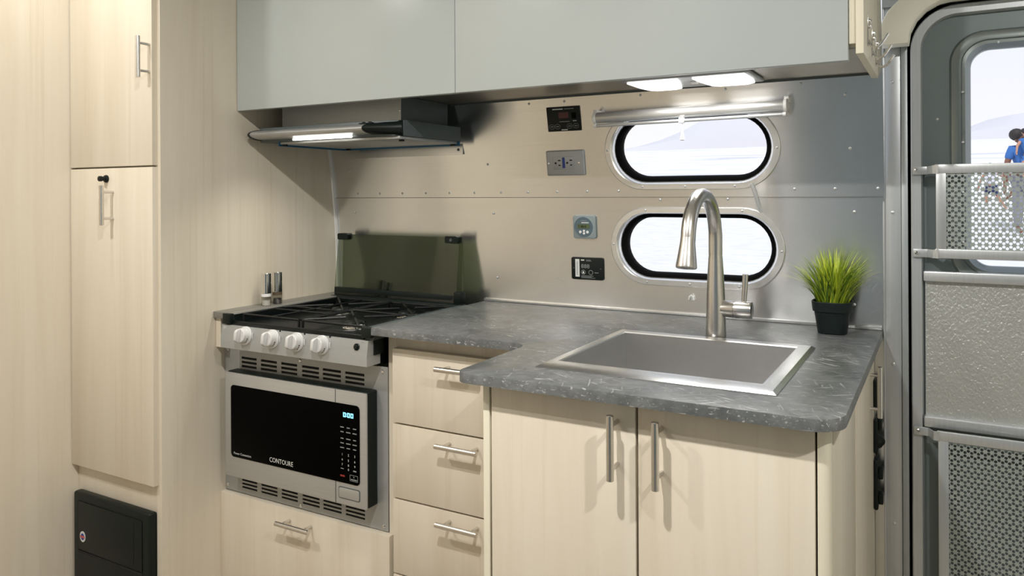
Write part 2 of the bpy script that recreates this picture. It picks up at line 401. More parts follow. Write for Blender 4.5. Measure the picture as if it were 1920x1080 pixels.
# ------------------------------------------------------------------ entry door
door = struct('door_1', None, None, (1.567, 0, 0), label='grey aluminium entry door with rounded window and perforated guards')
def dpart(n, b, m, **k): return part(door, n, b, m, **k)
DX0, DX1, DZT = 1.567, 2.262, 1.577
def dloop(ins, r, y, zt=DZT): return [(p[0], y, p[1]) for p in rrect(DX0+ins, DX1-ins, .02+ins, zt-ins, max(r-ins, .004), 10)]
f = B(); f.loft([dloop(.0, .085, .02), dloop(.0, .085, -.016), dloop(.002, .085, -.018), dloop(.0185, .085, -.018), dloop(.021, .085, -.014), dloop(.0225, .085, .012)])
dpart('door_frame', f, ALU)
# skin with an opening for the window
GX0, GX1, GZ0, GZ1, GR = 1.674, 2.155, 1.053, 1.4835, .035
def gl(ins, y): return [(p[0], y, p[1]) for p in rrect(GX0+ins, GX1-ins, GZ0+ins, GZ1-ins, GR-ins*.7, 10)]
f = B(); f.loft([dloop(.0215, .085, -.0045), gl(-.034, -.0045)]); dpart('door_skin', f, DOORDARK)
f = B(); f.loft([gl(-.038, -.0042), gl(-.034, -.012), gl(-.026, -.0155), gl(-.018, -.015), gl(-.016, -.011), gl(-.010, -.012), gl(-.007, -.006), gl(-.001, .002), gl(0, .012)]); dpart('window_frame', f, DOORFR)
f = B(); f.loft([gl(-.003, .008), gl(-.003, .011)], True, True); dpart('pane', f, PANE)
for (x, z) in ((1.6595, 1.40), (1.6595, 1.30), (1.6595, 1.20), (1.72, 1.494), (1.755, 1.505), (1.85, 1.497), (1.615, 1.349), (1.6595, 1.10)):
    r = bpy.data.objects.new('rivet', RIVET); C.objects.link(r); r.parent = door; r.location = (x-1.567, -.0145 if x != 1.615 else -.0045, z); r.scale = (.8, .8, .8)
f = B(); f.box(1.592, 2.238, -.012, -.006, .735, 1.028); dpart('embossed_panel', f, STUCCO)
f = B(); f.box(1.589, 2.24, -.024, -.006, 1.0195, 1.0405, .003); dpart('panel_rail', f, ALU)
f = B(); f.box(1.589, 2.24, -.026, -.006, .7245, .7465, .003); dpart('panel_rail', f, ALU)
f = B(); f.box(1.592, 2.238, -.0075, -.0055, .05, .726); dpart('lower_skin', f, DOORDARK)
def perforated(x0, x1, z0, z1, y, s=.00652, hr=.0028):
    b = bmesh.new(); dx = s*math.sqrt(3)/2; R = s/math.sqrt(3)
    for i in range(int((x1-x0)/dx)+1):
        for j in range(int((z1-z0)/s)+1):
            cx = x0+i*dx; cz = z0+j*s+(s/2 if i % 2 else 0)
            jj = j-(i//2)     # lattice coordinate along v1
            hexp = [(cx+R*math.cos(PI*k/3), cz+R*math.sin(PI*k/3)) for k in range(6)]
            if (i-jj) % 3 == 0:
                b.faces.new([b.verts.new((p[0], y, p[1])) for p in hexp])
            else:
                o12 = []
                for k in range(6):
                    p, q = hexp[k], hexp[(k+1) % 6]; o12 += [p, ((p[0]+q[0])/2, (p[1]+q[1])/2)]
                O = [b.verts.new((p[0], y, p[1])) for p in o12]
                I = [b.verts.new((cx+hr*math.cos(PI*k/6), y, cz+hr*math.sin(PI*k/6))) for k in range(12)]
                for k in range(12): b.faces.new((O[k], O[(k+1) % 12], I[(k+1) % 12], I[k]))
    return b
def guard(z0, z1, zb, xs, rail_h):
    g = door
    for zc in (z1, zb):
        f = B(); f.box(xs-.002, 2.235, -.052, -.044, zc-rail_h/2, zc+rail_h/2, .0015)
        f.box(1.5705, 1.598, -.0245, -.0185, zc-rail_h/2-.001, zc+rail_h/2-.003, .0012)
        f.loft([[(1.596, -.0245, zc-rail_h/2), (1.596, -.0245, zc+rail_h/2-.003), (1.596, -.0195, zc+rail_h/2-.003), (1.596, -.0195, zc-rail_h/2)],
                [(1.606, -.050, zc-rail_h/2), (1.606, -.050, zc+rail_h/2-.002), (1.606, -.0455, zc+rail_h/2-.002), (1.606, -.0455, zc-rail_h/2)],
                [(1.616, -.0535, zc-rail_h/2), (1.616, -.0535, zc+rail_h/2), (1.616, -.0515, zc+rail_h/2), (1.616, -.0515, zc-rail_h/2)]], True, True)
        dpart('guard_rail', f, ALU)
        s = B(); s.lathe((1.5775, -.0244, zc-.001), (0, -1, 0), [(0, .0042), (.0015, .0038), (.0026, .002)], 12); dpart('screw', s, CHROME)
    f = B(); f.box(xs, xs+.018, -.0515, -.0455, zb, z1, .001); dpart('guard_stile', f, ALU)
    o = finish('perforated_sheet', perforated(xs+.0175, 2.22, zb, z1-.002, -.0485), PERF, door, False, 10)
guard(1.078, 1.2465, 1.0785, 1.612, .0185)
guard(.15, .7165, .12, 1.614, .019)
# jamb trims beside the door
jb = B(); jb.box(1.518, 1.549, -.010, .03, 0, 2.0, .0015); jb.box(1.5145, 1.5185, -.014, .03, 0, 2.0, .0012)
trim3 = struct('trim_3', None, None, (1.53, 0, 0), label='vertical riveted aluminium strip between wall and door')
part(trim3, 'strip', jb, ALU)
for z in (1.4305, 1.1586, .8424, .5102):
    r = bpy.data.objects.new('rivet', RIVET); C.objects.link(r); r.parent = trim3; r.location = (.003, -.0095, z); r.scale = (1.25, 1.25, 1.25)
struct('trim_4', B().box(1.5495, 1.5615, -.016, .03, 0, 1.56, .0015), ALUDOOR, label='narrow aluminium door stop strip')
_sl = B(); _sl.loft([dloop(-.045, .115, .024), dloop(.012, .085, .021)]); _sl.box(1.5612, 1.5675, .0, .03, 0, 1.5)  # wide loop is a backing added to keep sky light out
struct('trim_5', _sl, RUBBER, label='black rubber seal in the door gap, with backing added to block the sky')
# cream padded moulding round the top corner of the door
cm = B(); pts = []
outer = [(1.515, 1.4985), (1.5105, 1.512), (1.5105, 1.525), (1.516, 1.548), (1.528, 1.570), (1.546, 1.588), (1.575, 1.612), (1.62, 1.635), (1.70, 1.645), (2.30, 1.645)]
inner = [(2.30, 1.5795), (1.64, 1.5795), (1.62, 1.5765), (1.597, 1.564), (1.580, 1.546), (1.569, 1.523), (1.5655, 1.4985)]
cm.prism(outer+inner, 'y', -.062, -.020, .008)
struct('trim_6', cm, CREAMP, label='cream moulded surround over the door corner')

# ------------------------------------------------------------------ outside
def gz(y):   # beach rising away from the trailer towards the water
    for (y0, z0), (y1, z1) in zip(GP, GP[1:]):
        if y <= y1: return z0+(z1-z0)*(y-y0)/(y1-y0)
    return GP[-1][1]
GP = [(.3, -.55), (4, -.35), (14, .50), (17, .80), (26, 1.45), (40, 2.35), (60, 4.05), (62, 4.2), (118, 8.2), (160, 11.0)]
SAND = pmat('wet_pale_sand', (.86, .85, .87), .5)
def _sand():
    n = noise(SAND, position(SAND, (1.1, 2.6, 1)), 3, 6, .7)
    lk(SAND, ramp(SAND, n, [(.3, (.70, .685, .68, 1)), (.6, (.86, .845, .835, 1))]), bs(SAND).inputs['Base Color'])
_sand()
SURF = pmat('foamy_surf', (.9, .9, .92), .4)
def _surf():
    n = noise(SURF, position(SURF, (.05, .30, .0)), 1, 6, .65, .6)
    lk(SURF, ramp(SURF, n, [(.36, (.60, .585, .63, 1)), (.50, (.93, .93, .94, 1))]), bs(SURF).inputs['Base Color'])
_surf()
def terrain(ys, x0, x1, nx, jit=0.0):
    b = B(); b.loft([[(x0+(x1-x0)*i/nx, y, gz(y)+random.uniform(-jit, jit)) for i in range(nx+1)] for y in ys], closed=False); return b
struct('beach', terrain([.3, 2, 4, 6, 8, 10, 12, 14, 15.5, 17, 20, 23, 26, 30], -60, 40, 40, .01), SAND, label='pale wet sand outside the windows')
struct('sea', terrain([30, 33, 36, 40, 44, 48, 52, 56, 60, 62, 80, 118], -120, 60, 60, .05), SURF, label='white foamy sea seen through the windows')
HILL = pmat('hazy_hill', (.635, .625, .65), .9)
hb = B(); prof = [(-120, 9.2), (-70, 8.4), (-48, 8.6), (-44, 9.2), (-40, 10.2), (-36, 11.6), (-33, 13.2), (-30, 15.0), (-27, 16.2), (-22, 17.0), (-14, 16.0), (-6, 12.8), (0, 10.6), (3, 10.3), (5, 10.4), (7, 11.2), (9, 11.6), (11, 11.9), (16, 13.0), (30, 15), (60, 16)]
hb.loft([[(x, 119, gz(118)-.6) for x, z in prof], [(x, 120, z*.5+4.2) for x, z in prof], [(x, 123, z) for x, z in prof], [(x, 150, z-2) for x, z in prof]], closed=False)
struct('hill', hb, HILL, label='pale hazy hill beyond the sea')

# people on the beach
SKIN_A = pmat('brown_skin', (.22, .095, .055), .55); SKIN_B = pmat('tan_skin', (.48, .25, .16), .55)
BLUE = pmat('blue_cotton', (.045, .16, .46), .8); NAVY = pmat('navy_cotton', (.02, .03, .10), .8); WHITEC = pmat('white_cotton', (.68, .67, .74), .8)
HAIR = pmat('dark_hair', (.022, .015, .012), .6); STRAW = pmat('straw_hat', (.62, .40, .25), .8); DENIM = pmat('grey_trousers', (.25, .25, .30), .8)
def skin(name, verts, edges, mat, parent, sub=1):
    bm = bmesh.new(); L = bm.verts.layers.skin.verify(); vs = []
    for i, (co, r) in enumerate(verts):
        v = bm.verts.new(co); v[L].radius = (r, r) if not hasattr(r, '__len__') else r; v[L].use_root = (i == 0); vs.append(v)
    for a, b in edges: bm.edges.new((vs[a], vs[b]))
    me = bpy.data.meshes.new('s'); bm.to_mesh(me); bm.free(); t = bpy.data.objects.new('s', me); C.objects.link(t)
    t.modifiers.new('skin', 'SKIN'); sb = t.modifiers.new('sub', 'SUBSURF'); sb.levels = sub; sb.render_levels = sub
    bpy.context.view_layer.update()
    m2 = bpy.data.meshes.new_from_object(t.evaluated_get(bpy.context.evaluated_depsgraph_get())); bpy.data.objects.remove(t)
    m2.name = name; o = bpy.data.objects.new(name, m2); C.objects.link(o); o.parent = parent; m2.materials.clear(); m2.materials.append(mat); m2.shade_smooth(); return o
def lerp(a, b, t): return tuple(a[i]+(b[i]-a[i])*t for i in range(3))
def person(label, loc, h, pose, skin_m, top_m, bot_m, hair_m, rz=0.0, sleeves=.5, legs=.45, hat=False, group=None):
    """pose: joint positions in body heights (x right, y away from the viewer, z up)"""
    p = thing('person', label, 'person', loc, (0, 0, rz), group)
    J = {k: tuple(c*h for c in v) for k, v in pose.items()}
    V = []; Ed = []; ix = {}
    def add(k, co, r, par=None):
        ix[k] = len(V); V.append((co, r*h))
        if par is not None: Ed.append((ix[par], ix[k]))
    add('pelvis', J['pelvis'], (.078)); add('waist', lerp(J['pelvis'], J['chest'], .5), .066, 'pelvis'); add('chest', J['chest'], .082, 'waist')
    add('neck', J['neck'], .032, 'chest'); add('head0', lerp(J['neck'], J['head'], .45), .046, 'neck'); add('head', J['head'], .058, 'head0')
    add('crown', lerp(J['neck'], J['head'], 1.45), .045, 'head')
    for s in ('l', 'r'):
        add('sh'+s, J['sh'+s], .036, 'chest'); add('el'+s, J['el'+s], .025, 'sh'+s); add('wr'+s, J['wr'+s], .017, 'el'+s)
        d = Vector(J['wr'+s])-Vector(J['el'+s]); d.normalize(); side = d.orthogonal().normalized(); palm = Vector(J['wr'+s])+d*.045*h
        add('pa'+s, tuple(palm), .017, 'wr'+s)
        for q, (off, ln) in enumerate(((-.018, .040), (-.006, .048), (.006, .046), (.018, .036))):
            k1 = palm+side*off*h+d*.012*h; add('f%d%s' % (q, s), tuple(k1), .0055, 'pa'+s); add('g%d%s' % (q, s), tuple(k1+d*ln*h), .0048, 'f%d%s' % (q, s))
        k1 = Vector(J['wr'+s])+d*.02*h+side*.024*h; add('th'+s, tuple(k1+d*.02*h), .006, 'pa'+s)
        add('hp'+s, J['hp'+s], .054, 'pelvis'); add('kn'+s, J['kn'+s], .036, 'hp'+s); add('ca'+s, lerp(J['kn'+s], J['an'+s], .35), .034, 'kn'+s); add('an'+s, J['an'+s], .021, 'ca'+s)
        add('to'+s, J['to'+s], .018, 'an'+s)
    skin('body', V, Ed, skin_m, p, 1)
    c = 1.13
    V2 = [(J['pelvis'], .080*h*c), (lerp(J['pelvis'], J['chest'], .5), .069*h*c), (J['chest'], .094*h*c), (lerp(J['chest'], J['neck'], .75), .058*h*c)]; E2 = [(0, 1), (1, 2), (2, 3)]
    for s in ('l', 'r'):
        V2 += [(J['sh'+s], .047*h*c), (lerp(J['sh'+s], J['el'+s], sleeves), .034*h*c)]; E2 += [(2, len(V2)-2), (len(V2)-2, len(V2)-1)]
    skin('shirt', V2, E2, top_m, p, 1)
    V3 = [(J['pelvis'], .083*h*c)]; E3 = []
    for s in ('l', 'r'):
        V3 += [(J['hp'+s], .060*h*c), (lerp(J['hp'+s], J['kn'+s], min(1, legs*2)), .047*h*c)]; E3 += [(0, len(V3)-2), (len(V3)-2, len(V3)-1)]
        if legs > .5: V3.append((lerp(J['kn'+s], J['an'+s], .95), .033*h*c)); E3.append((len(V3)-2, len(V3)-1))
    skin('shorts' if legs <= .5 else 'trousers', V3, E3, bot_m, p, 1)
    hd = Vector(J['head']); nk = Vector(J['neck']); ax = (hd-nk).normalized(); fx = Vector(J.get('look', (0, -h, 0))).normalized()
    t = B(); t.sphere(hd+ax*.025*h-fx*.012*h, .063*h, 14, (1, 1, .95)); part(p, 'hair', t, hair_m, True)
    sd = ax.cross(fx).normalized()
    for sgn in (-1, 1): part(p, 'eye', B().sphere(hd+fx*.052*h+sd*sgn*.02*h+ax*.004*h, .006*h, 8), HAIR, True)
    for sgn in (-1, 1): part(p, 'ear', B().sphere(hd+sd*sgn*.058*h-ax*.004*h, .013*h, 8, (.5, .8, 1.2)), skin_m, True)
    part(p, 'nose', B().sphere(hd+fx*.060*h-ax*.012*h, .010*h, 8), skin_m, True)
    t = B(); t.sphere(hd+fx*.053*h-ax*.034*h, .012*h, 8, (1.3, .5, .35)); part(p, 'mouth', t, pmat('lips', (.25, .07, .06), .5), True)
    if hat:
        t = B(); t.lathe(hd+ax*.035*h, ax, [(0, .062*h), (.004*h, .110*h), (.010*h, .109*h), (.012*h, .064*h), (.05*h, .056*h), (.062*h, .03*h)], 20); part(p, 'sun_hat', t, hair_m, True)
    return p
stand = dict(pelvis=(0, 0, .52), chest=(0, 0, .74), neck=(0, 0, .845), head=(-.055, -.02, .925), shl=(-.115, 0, .80), shr=(.115, 0, .80), ell=(-.165, .0, .62), wrl=(-.175, -.02, .47), elr=(.15, -.08, .63), wrr=(.02, -.16, .62),
             hpl=(-.055, 0, .49), hpr=(.055, 0, .49), knl=(-.06, -.01, .28), knr=(.06, -.01, .28), anl=(-.06, .01, .045), anr=(.06, .01, .045), tol=(-.06, -.09, .018), tor=(.06, -.09, .018), look=(.6, -.8, -.1))
person('bearded person in a blue shirt holding a small child on the beach', (2.845, 14.0, gz(14)-.02), 1.80, stand, SKIN_A, BLUE, DENIM, HAIR, .25, .55, .9)
held = dict(pelvis=(0, 0, .40), chest=(0, 0, .64), neck=(0, 0, .76), head=(-.07, -.02, .87), shl=(-.13, 0, .72), shr=(.13, 0, .72), ell=(-.19, -.08, .62), wrl=(-.20, -.14, .54), elr=(.2, -.08, .55), wrr=(.12, -.16, .5),
            hpl=(-.07, 0, .36), hpr=(.07, 0, .36), knl=(-.10, -.2, .30), knr=(.09, -.2, .30), anl=(-.10, -.2, .05), anr=(.09, -.2, .05), tol=(-.10, -.27, .02), tor=(.09, -.27, .02), look=(-.8, -.5, 0))
person('small child in blue carried by the person in the blue shirt', (2.885, 13.72, gz(14)+.90), .92, held, SKIN_B, BLUE, BLUE, HAIR, 0, .3, .4)
run = dict(pelvis=(0, 0, .50), chest=(-.02, 0, .72), neck=(-.02, 0, .83), head=(-.02, -.01, .92), shl=(-.12, 0, .78), shr=(.09, 0, .79), ell=(-.19, .02, .62), wrl=(-.22, .05, .50), elr=(.21, -.03, .70), wrr=(.23, -.06, .85),
           hpl=(-.05, 0, .47), hpr=(.05, 0, .47), knl=(-.10, -.03, .29), knr=(.13, .02, .27), anl=(-.07, .05, .12), anr=(.24, .06, .08), tol=(-.12, -.02, .08), tor=(.29, .03, .03), look=(-.2, -1, 0))
person('child in white shirt and navy shorts running behind the upper door guard', (2.49, 17.0, gz(17)+.02), .98, run, SKIN_B, WHITEC, NAVY, HAIR, 0, .25, .42)
run2 = dict(run); run2.update(knl=(-.13, -.02, .30), anl=(-.24, .08, .16), tol=(-.30, .06, .13), knr=(.05, -.04, .27), anr=(.06, .02, .06), tor=(.06, -.06, .02))
person('child in pale top running at the right edge of the door window', (2.995, 17.5, gz(17.5)+.02), .98, run2, SKIN_A, WHITEC, WHITEC, HAIR, 0, .25, .30)

# ------------------------------------------------------------------ tall cabinet
t = thing('tall_cabinet', 'tall pale maple cabinet with two stacked doors left of the stove', 'cabinet', (-.17, -.3, 0))
part(t, 'body', B().box(-.341, -.0185, -.608, -.28, .001, 1.999), MAPLE)
part(t, 'side_panel', B().prism([(-.612, .001), (-.0015, .001)]+[(W(z)-.0025, z) for z in [.93+.0535*k for k in range(21)]]+[(-.612, 1.999)], 'x', -.018, 0), MAPLE)
d = part(t, 'door', B().box(-.3395, -.0095, -.627, -.609, 1.2735, 1.97, .0012), MAPLE)
handle(d, -.0182, 1.528, -.627, .098, True, .030)
d = part(t, 'door', B().box(-.3395, -.0095, -.627, -.609, .509, 1.2695, .0012), MAPLE)
handle(d, -.161, 1.178, -.627, .098, True, .030)
kb = B(); kb.lathe((-.1865, -.627, 1.2435), (0, -1, 0), [(0, .0095), (.003, .0095), (.005, .0085), (.006, .0055), (.013, .0055), (.014, .0068), (.020, .0066), (.021, .005)], 18)
part(d, 'lock_knob', kb, BLACK)

# black electrical box low on the tall cabinet
t = thing('electrical_panel', 'black plastic electrical panel box below the tall cabinet door', 'electrical panel', (-.17, -.61, .1))
part(t, 'housing', B().box(-.3265, -.0195, -.6315, -.609, .06, .4435, .006, 3), BLACK)
d = part(t, 'door', B().box(-.304, -.046, -.6335, -.6317, .300, .4235, .0015), BLACK)
part(d, 'rib', B().box(-.0785, -.077, -.6341, -.6336, .312, .412), BLACK)
part(t, 'seam', B().box(-.306, -.046, -.6330, -.6318, .2925, .2975), SHADOWGAP)
s = part(d, 'sticker', B().prism([(-.283+.0115*math.cos(k*PI/12), .3355+.0135*math.sin(k*PI/12)) for k in range(24)], 'y', -.6342, -.6336), TXT, label='round white, blue and red sticker')
part(d, 'sticker_centre', B().prism([(-.283+.0072*math.cos(k*PI/12), .3355+.0085*math.sin(k*PI/12)) for k in range(24)], 'y', -.6345, -.6343), BLUEP)
part(d, 'sticker_band', B().box(-.292, -.274, -.6348, -.6346, .3325, .3380), pmat('red_band', (.55, .10, .10), .5))

# ------------------------------------------------------------------ stove cabinet and drawers
t = thing('stove_cabinet', 'maple base cabinet under the microwave with one wide drawer', 'cabinet', (.27, -.2, 0))
part(t, 'body', B().box(.001, .557, -.4235, -.01, .001, .4335), MAPLE)
part(t, 'side_panel', B().box(.5345, .5575, -.4235, -.01, .434, .8925), MAPLE)
part(t, 'side_panel', B().box(.001, .0455, -.4235, -.01, .814, .8875), MAPLE)
part(t, 'filler', B().box(.001, .019, -.455, -.4236, .814, .8875), MAPLE)
d = part(t, 'drawer', B().box(.0, .5485, -.442, -.424, .06, .4395, .0012), MAPLE)
handle(d, .2796, .4139, -.442, .106, False, .030)
t = thing('drawer_cabinet', 'maple cabinet with a column of drawers right of the microwave', 'cabinet', (.75, -.2, 0))
part(t, 'body', B().box(.558, .962, -.4235, -.01, .001, .8925), MAPLE)
for z0, z1, hz in ((.697, .8605, .834), (.531, .693, .6725), (.364, .527, .508), (.10, .360, .335)):
    d = part(t, 'drawer', B().box(.5595, .932, -.442, -.424, z0, z1, .0012), MAPLE)
    handle(d, .7457, hz, -.442, .104, False, .030)

# ------------------------------------------------------------------ sink cabinet
t = thing('sink_cabinet', 'maple sink cabinet with two doors under the slate worktop', 'cabinet', (1.23, -.35, 0))
bb = B(); bb.box(.9635, 1.493, -.694, -.01, .001, .70); bb.box(.9635, .981, -.694, -.01, .70, .8925); bb.box(.981, 1.493, -.694, -.68, .70, .8925); bb.box(1.478, 1.493, -.68, -.01, .70, .8925)
part(t, 'body', bb, MAPLE)
part(t, 'gap_shadow', B().box(.9755, 1.4795, -.6975, -.6942, .06, .8925), SHADOWGAP)
part(t, 'stile', B().box(.9638, .9755, -.715, -.6942, .06, .8925, .001), CREAM)
pst = [(1.4795, -.6942), (1.4795, -.715)]+[(1.4835+.0125*math.cos(a), -.7025+.0125*math.sin(a)) for a in [math.radians(-90+15*k) for k in range(7)]]+[(1.496, -.6942)]
part(t, 'corner_post', B().prism(pst, 'z', .06, .8925), CREAM)
d = part(t, 'door', B().box(.9795, 1.2275, -.715, -.6978, .08, .8925, .0012), MAPLE); handle(d, 1.1995, .8287, -.715, .0965, True, .030)
d = part(t, 'door', B().box(1.2315, 1.4765, -.715, -.6978, .08, .8925, .0012), MAPLE); handle(d, 1.268, .8279, -.715, .0975, True, .030)
d = part(t, 'end_door', B().box(1.4932, 1.4975, -.40, -.055, .08, .888, .001), MAPLE); handle(d, 1.4975, .8062, -.12, .101, True, .0175, .0052, 'x')
part(t, 'end_strip', B().box(1.4932, 1.4965, -.05, -.012, .08, .888, .0008), CREAM)
part(t, 'end_strip', B().box(1.4932, 1.4965, -.692, -.405, .08, .888, .0008), MAPLE)
# switch / socket boxes on the cabinet end
for z0, z1, lab, plugs in ((.7534, .8136, 'topmost black fitting behind the end handle of the sink cabinet', ()), (.6598, .7322, 'black fitting with a pointed knob on the sink cabinet end', ((.684, 'cone'), (.722, 'clip'))),
                           (.5438, .6486, 'lowest black fitting with two square plugs on the sink cabinet end', ((.619, 'box'), (.567, 'box')))):
    s = thing('wall_fitting', lab, 'fitting', (1.497, -.03, z0), group='black fittings on the cabinet end')
    part(s, 'plate', B().box(1.4967, 1.5055, -.046, -.016, z0, z1, .004, 3), BLACK)
    for zz, k in plugs:
        q = B()
        if k == 'cone': q.lathe((1.505, -.03, zz), (1, 0, 0), [(0, .016), (.006, .013), (.013, .003)], 16)
        elif k == 'clip': q.box(1.5055, 1.5125, -.04, -.02, zz-.014, zz+.010, .002)
        else: q.box(1.5055, 1.5145, -.042, -.02, zz-.011, zz+.011, .002)
        part(s, 'knob' if k == 'cone' else 'plug', q, BLACK)

# ------------------------------------------------------------------ worktop
def arc(cx, cy, r, a0, a1, n=8): return [(cx+r*math.cos(math.radians(a0+(a1-a0)*k/n)), cy+r*math.sin(math.radians(a0+(a1-a0)*k/n))) for k in range(n+1)]
poly = [(.5325, -.0005), (.5325, -.482)]
poly += arc(.892, -.514, .032, 90, 0)            # inner corner
poly += arc(.950, -.7167, .026, 180, 270)        # front left nose
poly += arc(1.4685, -.6977, .045, 270, 360)
poly += [(1.5135, -.0005)]
HX0, HX1, HY0, HY1 = 1.045, 1.392, -.612, -.287
bm = bmesh.new()
ov = [bm.verts.new((x, y, .91)) for x, y in poly]; hv = [bm.verts.new((x, y, .91)) for x, y in ((HX0, HY0), (HX1, HY0), (HX1, HY1), (HX0, HY1))]
oe = [bm.edges.new((ov[i], ov[(i+1) % len(ov)])) for i in range(len(ov))]; he = [bm.edges.new((hv[i], hv[(i+1) % 4])) for i in range(4)]
bmesh.ops.triangle_fill(bm, use_beauty=True, edges=oe+he)
bmesh.ops.recalc_face_normals(bm, faces=bm.faces)
ext = bmesh.ops.extrude_face_region(bm, geom=list(bm.faces))
for v in [g for g in ext['geom'] if isinstance(g, bmesh.types.BMVert)]: v.co.z = .8932
bmesh.ops.recalc_face_normals(bm, faces=bm.faces)
bev = [e for e in bm.edges if len(e.link_faces) == 2 and e.calc_face_angle() > .8 and abs(e.verts[0].co.z-e.verts[1].co.z) < 1e-6 and e.verts[0].co.z > .905]
bmesh.ops.bevel(bm, geom=bev, offset=.0016, segments=2, affect='EDGES', profile=.5)
me = bpy.data.meshes.new('worktop'); bm.to_mesh(me); bm.free(); me.materials.append(SLATE); me.shade_smooth(); me.set_sharp_from_angle(angle=.5)
o = bpy.data.objects.new('worktop', me); C.objects.link(o); mark(o, 'grey slate laminate worktop with stepped front around the sink', 'worktop')

# ------------------------------------------------------------------ sink
t = thing('kitchen_sink', 'rectangular stainless drop-in sink in the slate worktop', 'sink', (1.222, -.458, .76))
SX0, SX1, SY0, SY1 = 1.0275, 1.4165, -.652, -.267; IX0, IX1, IY0, IY1 = 1.0495, 1.3875, -.607, -.2935
def rl(x0, x1, y0, y1, z): return [(x0, y0, z), (x1, y0, z), (x1, y1, z), (x0, y1, z)]
b = B(); b.loft([rl(SX0, SX1, SY0, SY1, .9103), rl(SX0, SX1, SY0, SY1, .9112), rl(SX0+.007, SX1-.007, SY0+.012, SY1-.004, .9150), rl(IX0-.001, IX1+.001, IY0-.001, IY1+.001, .9150), rl(IX0, IX1, IY0, IY1, .9125), rl(IX0, IX1, IY0, IY1, .900)])
part(t, 'rim', b, RIMM, smooth=20)
b = B(); b.loft([rl(IX0, IX1, IY0, IY1, .9124), rl(IX0+.001, IX1-.001, IY0+.001, IY1-.001, .765), rl(IX0+.012, IX1-.012, IY0+.012, IY1-.012, .757), rl(1.21, 1.23, -.47, -.45, .754)], False, True)
part(t, 'basin', b, SINKM, smooth=20)
b = B(); b.lathe((1.22, -.46, .7545), (0, 0, 1), [(0, .04), (.002, .04), (.003, .034), (.0, .03)], 24); part(t, 'drain', b, CHROME)

# ------------------------------------------------------------------ faucet
FX, FY = 1.2226, -.236
t = thing('faucet', 'brushed nickel pull-down faucet behind the sink', 'faucet', (FX, FY, .91))
b = B(); b.lathe((FX, FY, .9102), (0, 0, 1), [(0, .0205), (.004, .0205), (.02, .0200), (.08, .0185), (.13, .0160), (.163, .0140)], 28); part(t, 'base', b, NICKEL)
b = B(); b.lathe((FX, FY, 1.0733), (0, 0, 1), [(0, .0132), (.0015, .0132)], 24); part(t, 'ring', b, CHROME)
path = [(FX, FY, 1.0750), (FX, FY, 1.10), (FX, FY, 1.115)]
AR = .0955; AC = (FY-AR, 1.108)
for k in range(1, 17):
    a = PI*k/17*1.04; path.append((FX, AC[0]+AR*math.cos(a), AC[1]+AR*math.sin(a)*.93))
b = B(); b.tube(path, [.0138]*3+[.0135]*(len(path)-3), 22); part(t, 'spout', b, NICKEL)
e0 = Vector(path[-1]); dr = Vector((0, -.22, -1)).normalized(); e0 = e0+Vector((0, 0, .006))
b = B(); b.lathe(e0, dr, [(0, .0133), (.010, .0138), (.030, .0162), (.050, .0188), (.054, .0190), (.0555, .0175), (.0555, .014), (.052, .0125)], 26); part(t, 'spray_head', b, NICKEL)
b = B(); b.lathe(e0+dr*.0525, dr, [(0, .0125), (.002, .0120)], 20); part(t, 'spray_face', b, DKGREY)
b = B(); b.lathe((FX+.006, FY, .9680), (1, 0, 0), [(0, .014), (.014, .0165), (.031, .0178), (.0315, .0160), (.0335, .0160), (.034, .0178), (.062, .0178), (.0655, .0165), (.066, .015)], 26); part(t, 'valve_body', b, NICKEL)
b = B(); b.tube([(FX+.056, FY, .983), (FX+.0578, FY, 1.01), (FX+.0592, FY, 1.039)], [.0052, .0055, .0058], 14); part(t, 'lever', b, NICKEL)
# small clip stuck on the wall under the lower window
b = B(); b.tube([(1.0995, -.0045, .949), (1.1015, -.007, .956), (1.1055, -.0085, .9595), (1.1085, -.006, .9565), (1.111, -.0045, .9485)], .0024, 8); b.box(1.1035, 1.1115, -.0025, -.0004, .947, .958, .0008)
mark(finish('wall_clip', b, WHITEP, None, True), 'tiny white plastic clip on the wall left of the faucet', 'clip')

# ------------------------------------------------------------------ range (cooktop)
t = thing('gas_range', 'three burner gas range with black top and raised smoked glass cover', 'range', (.29, -.28, .80))
RX0, RX1 = .0535, .5235
part(t, 'body', B().box(.056, .515, -.44, -.09, .815, .874), BLACK)
part(t, 'top_pan', B().box(.058, .522, -.470, -.085, .874, .881, .002), ENAMEL)
part(t, 'front_lip', B().box(.083, .506, -.4755, -.466, .878, .8895, .002), ENAMEL)
b = B(); b.prism([(.0545, .8855), (.0545, .9045), (.0605, .9065), (.083, .9062), (.0845, .9040), (.0845, .880), (.080, .880), (.080, .8855)], 'y', -.470, -.083)
part(t, 'side_rim', b, LEDGE)
part(t, 'rim_wall', B().box(.0848, .0862, -.470, -.09, .8785, .9038), BLACK)
b = B(); b.prism([(.5065, .880), (.5065, .9045), (.510, .9075), (.528, .9075), (.5315, .9045), (.5315, .9105), (.524, .880)][:5]+[(.5315, .880)], 'y', -.470, -.083)
part(t, 'side_rim', b, DKGREY)
part(t, 'end_cap', B().box(.0590, .0850, -.4835, -.4702, .8815, .9070, .0015), BLACK)
part(t, 'end_cap', B().box(.5055, .5320, -.4835, -.4702, .8855, .9090, .0015), BLACK)
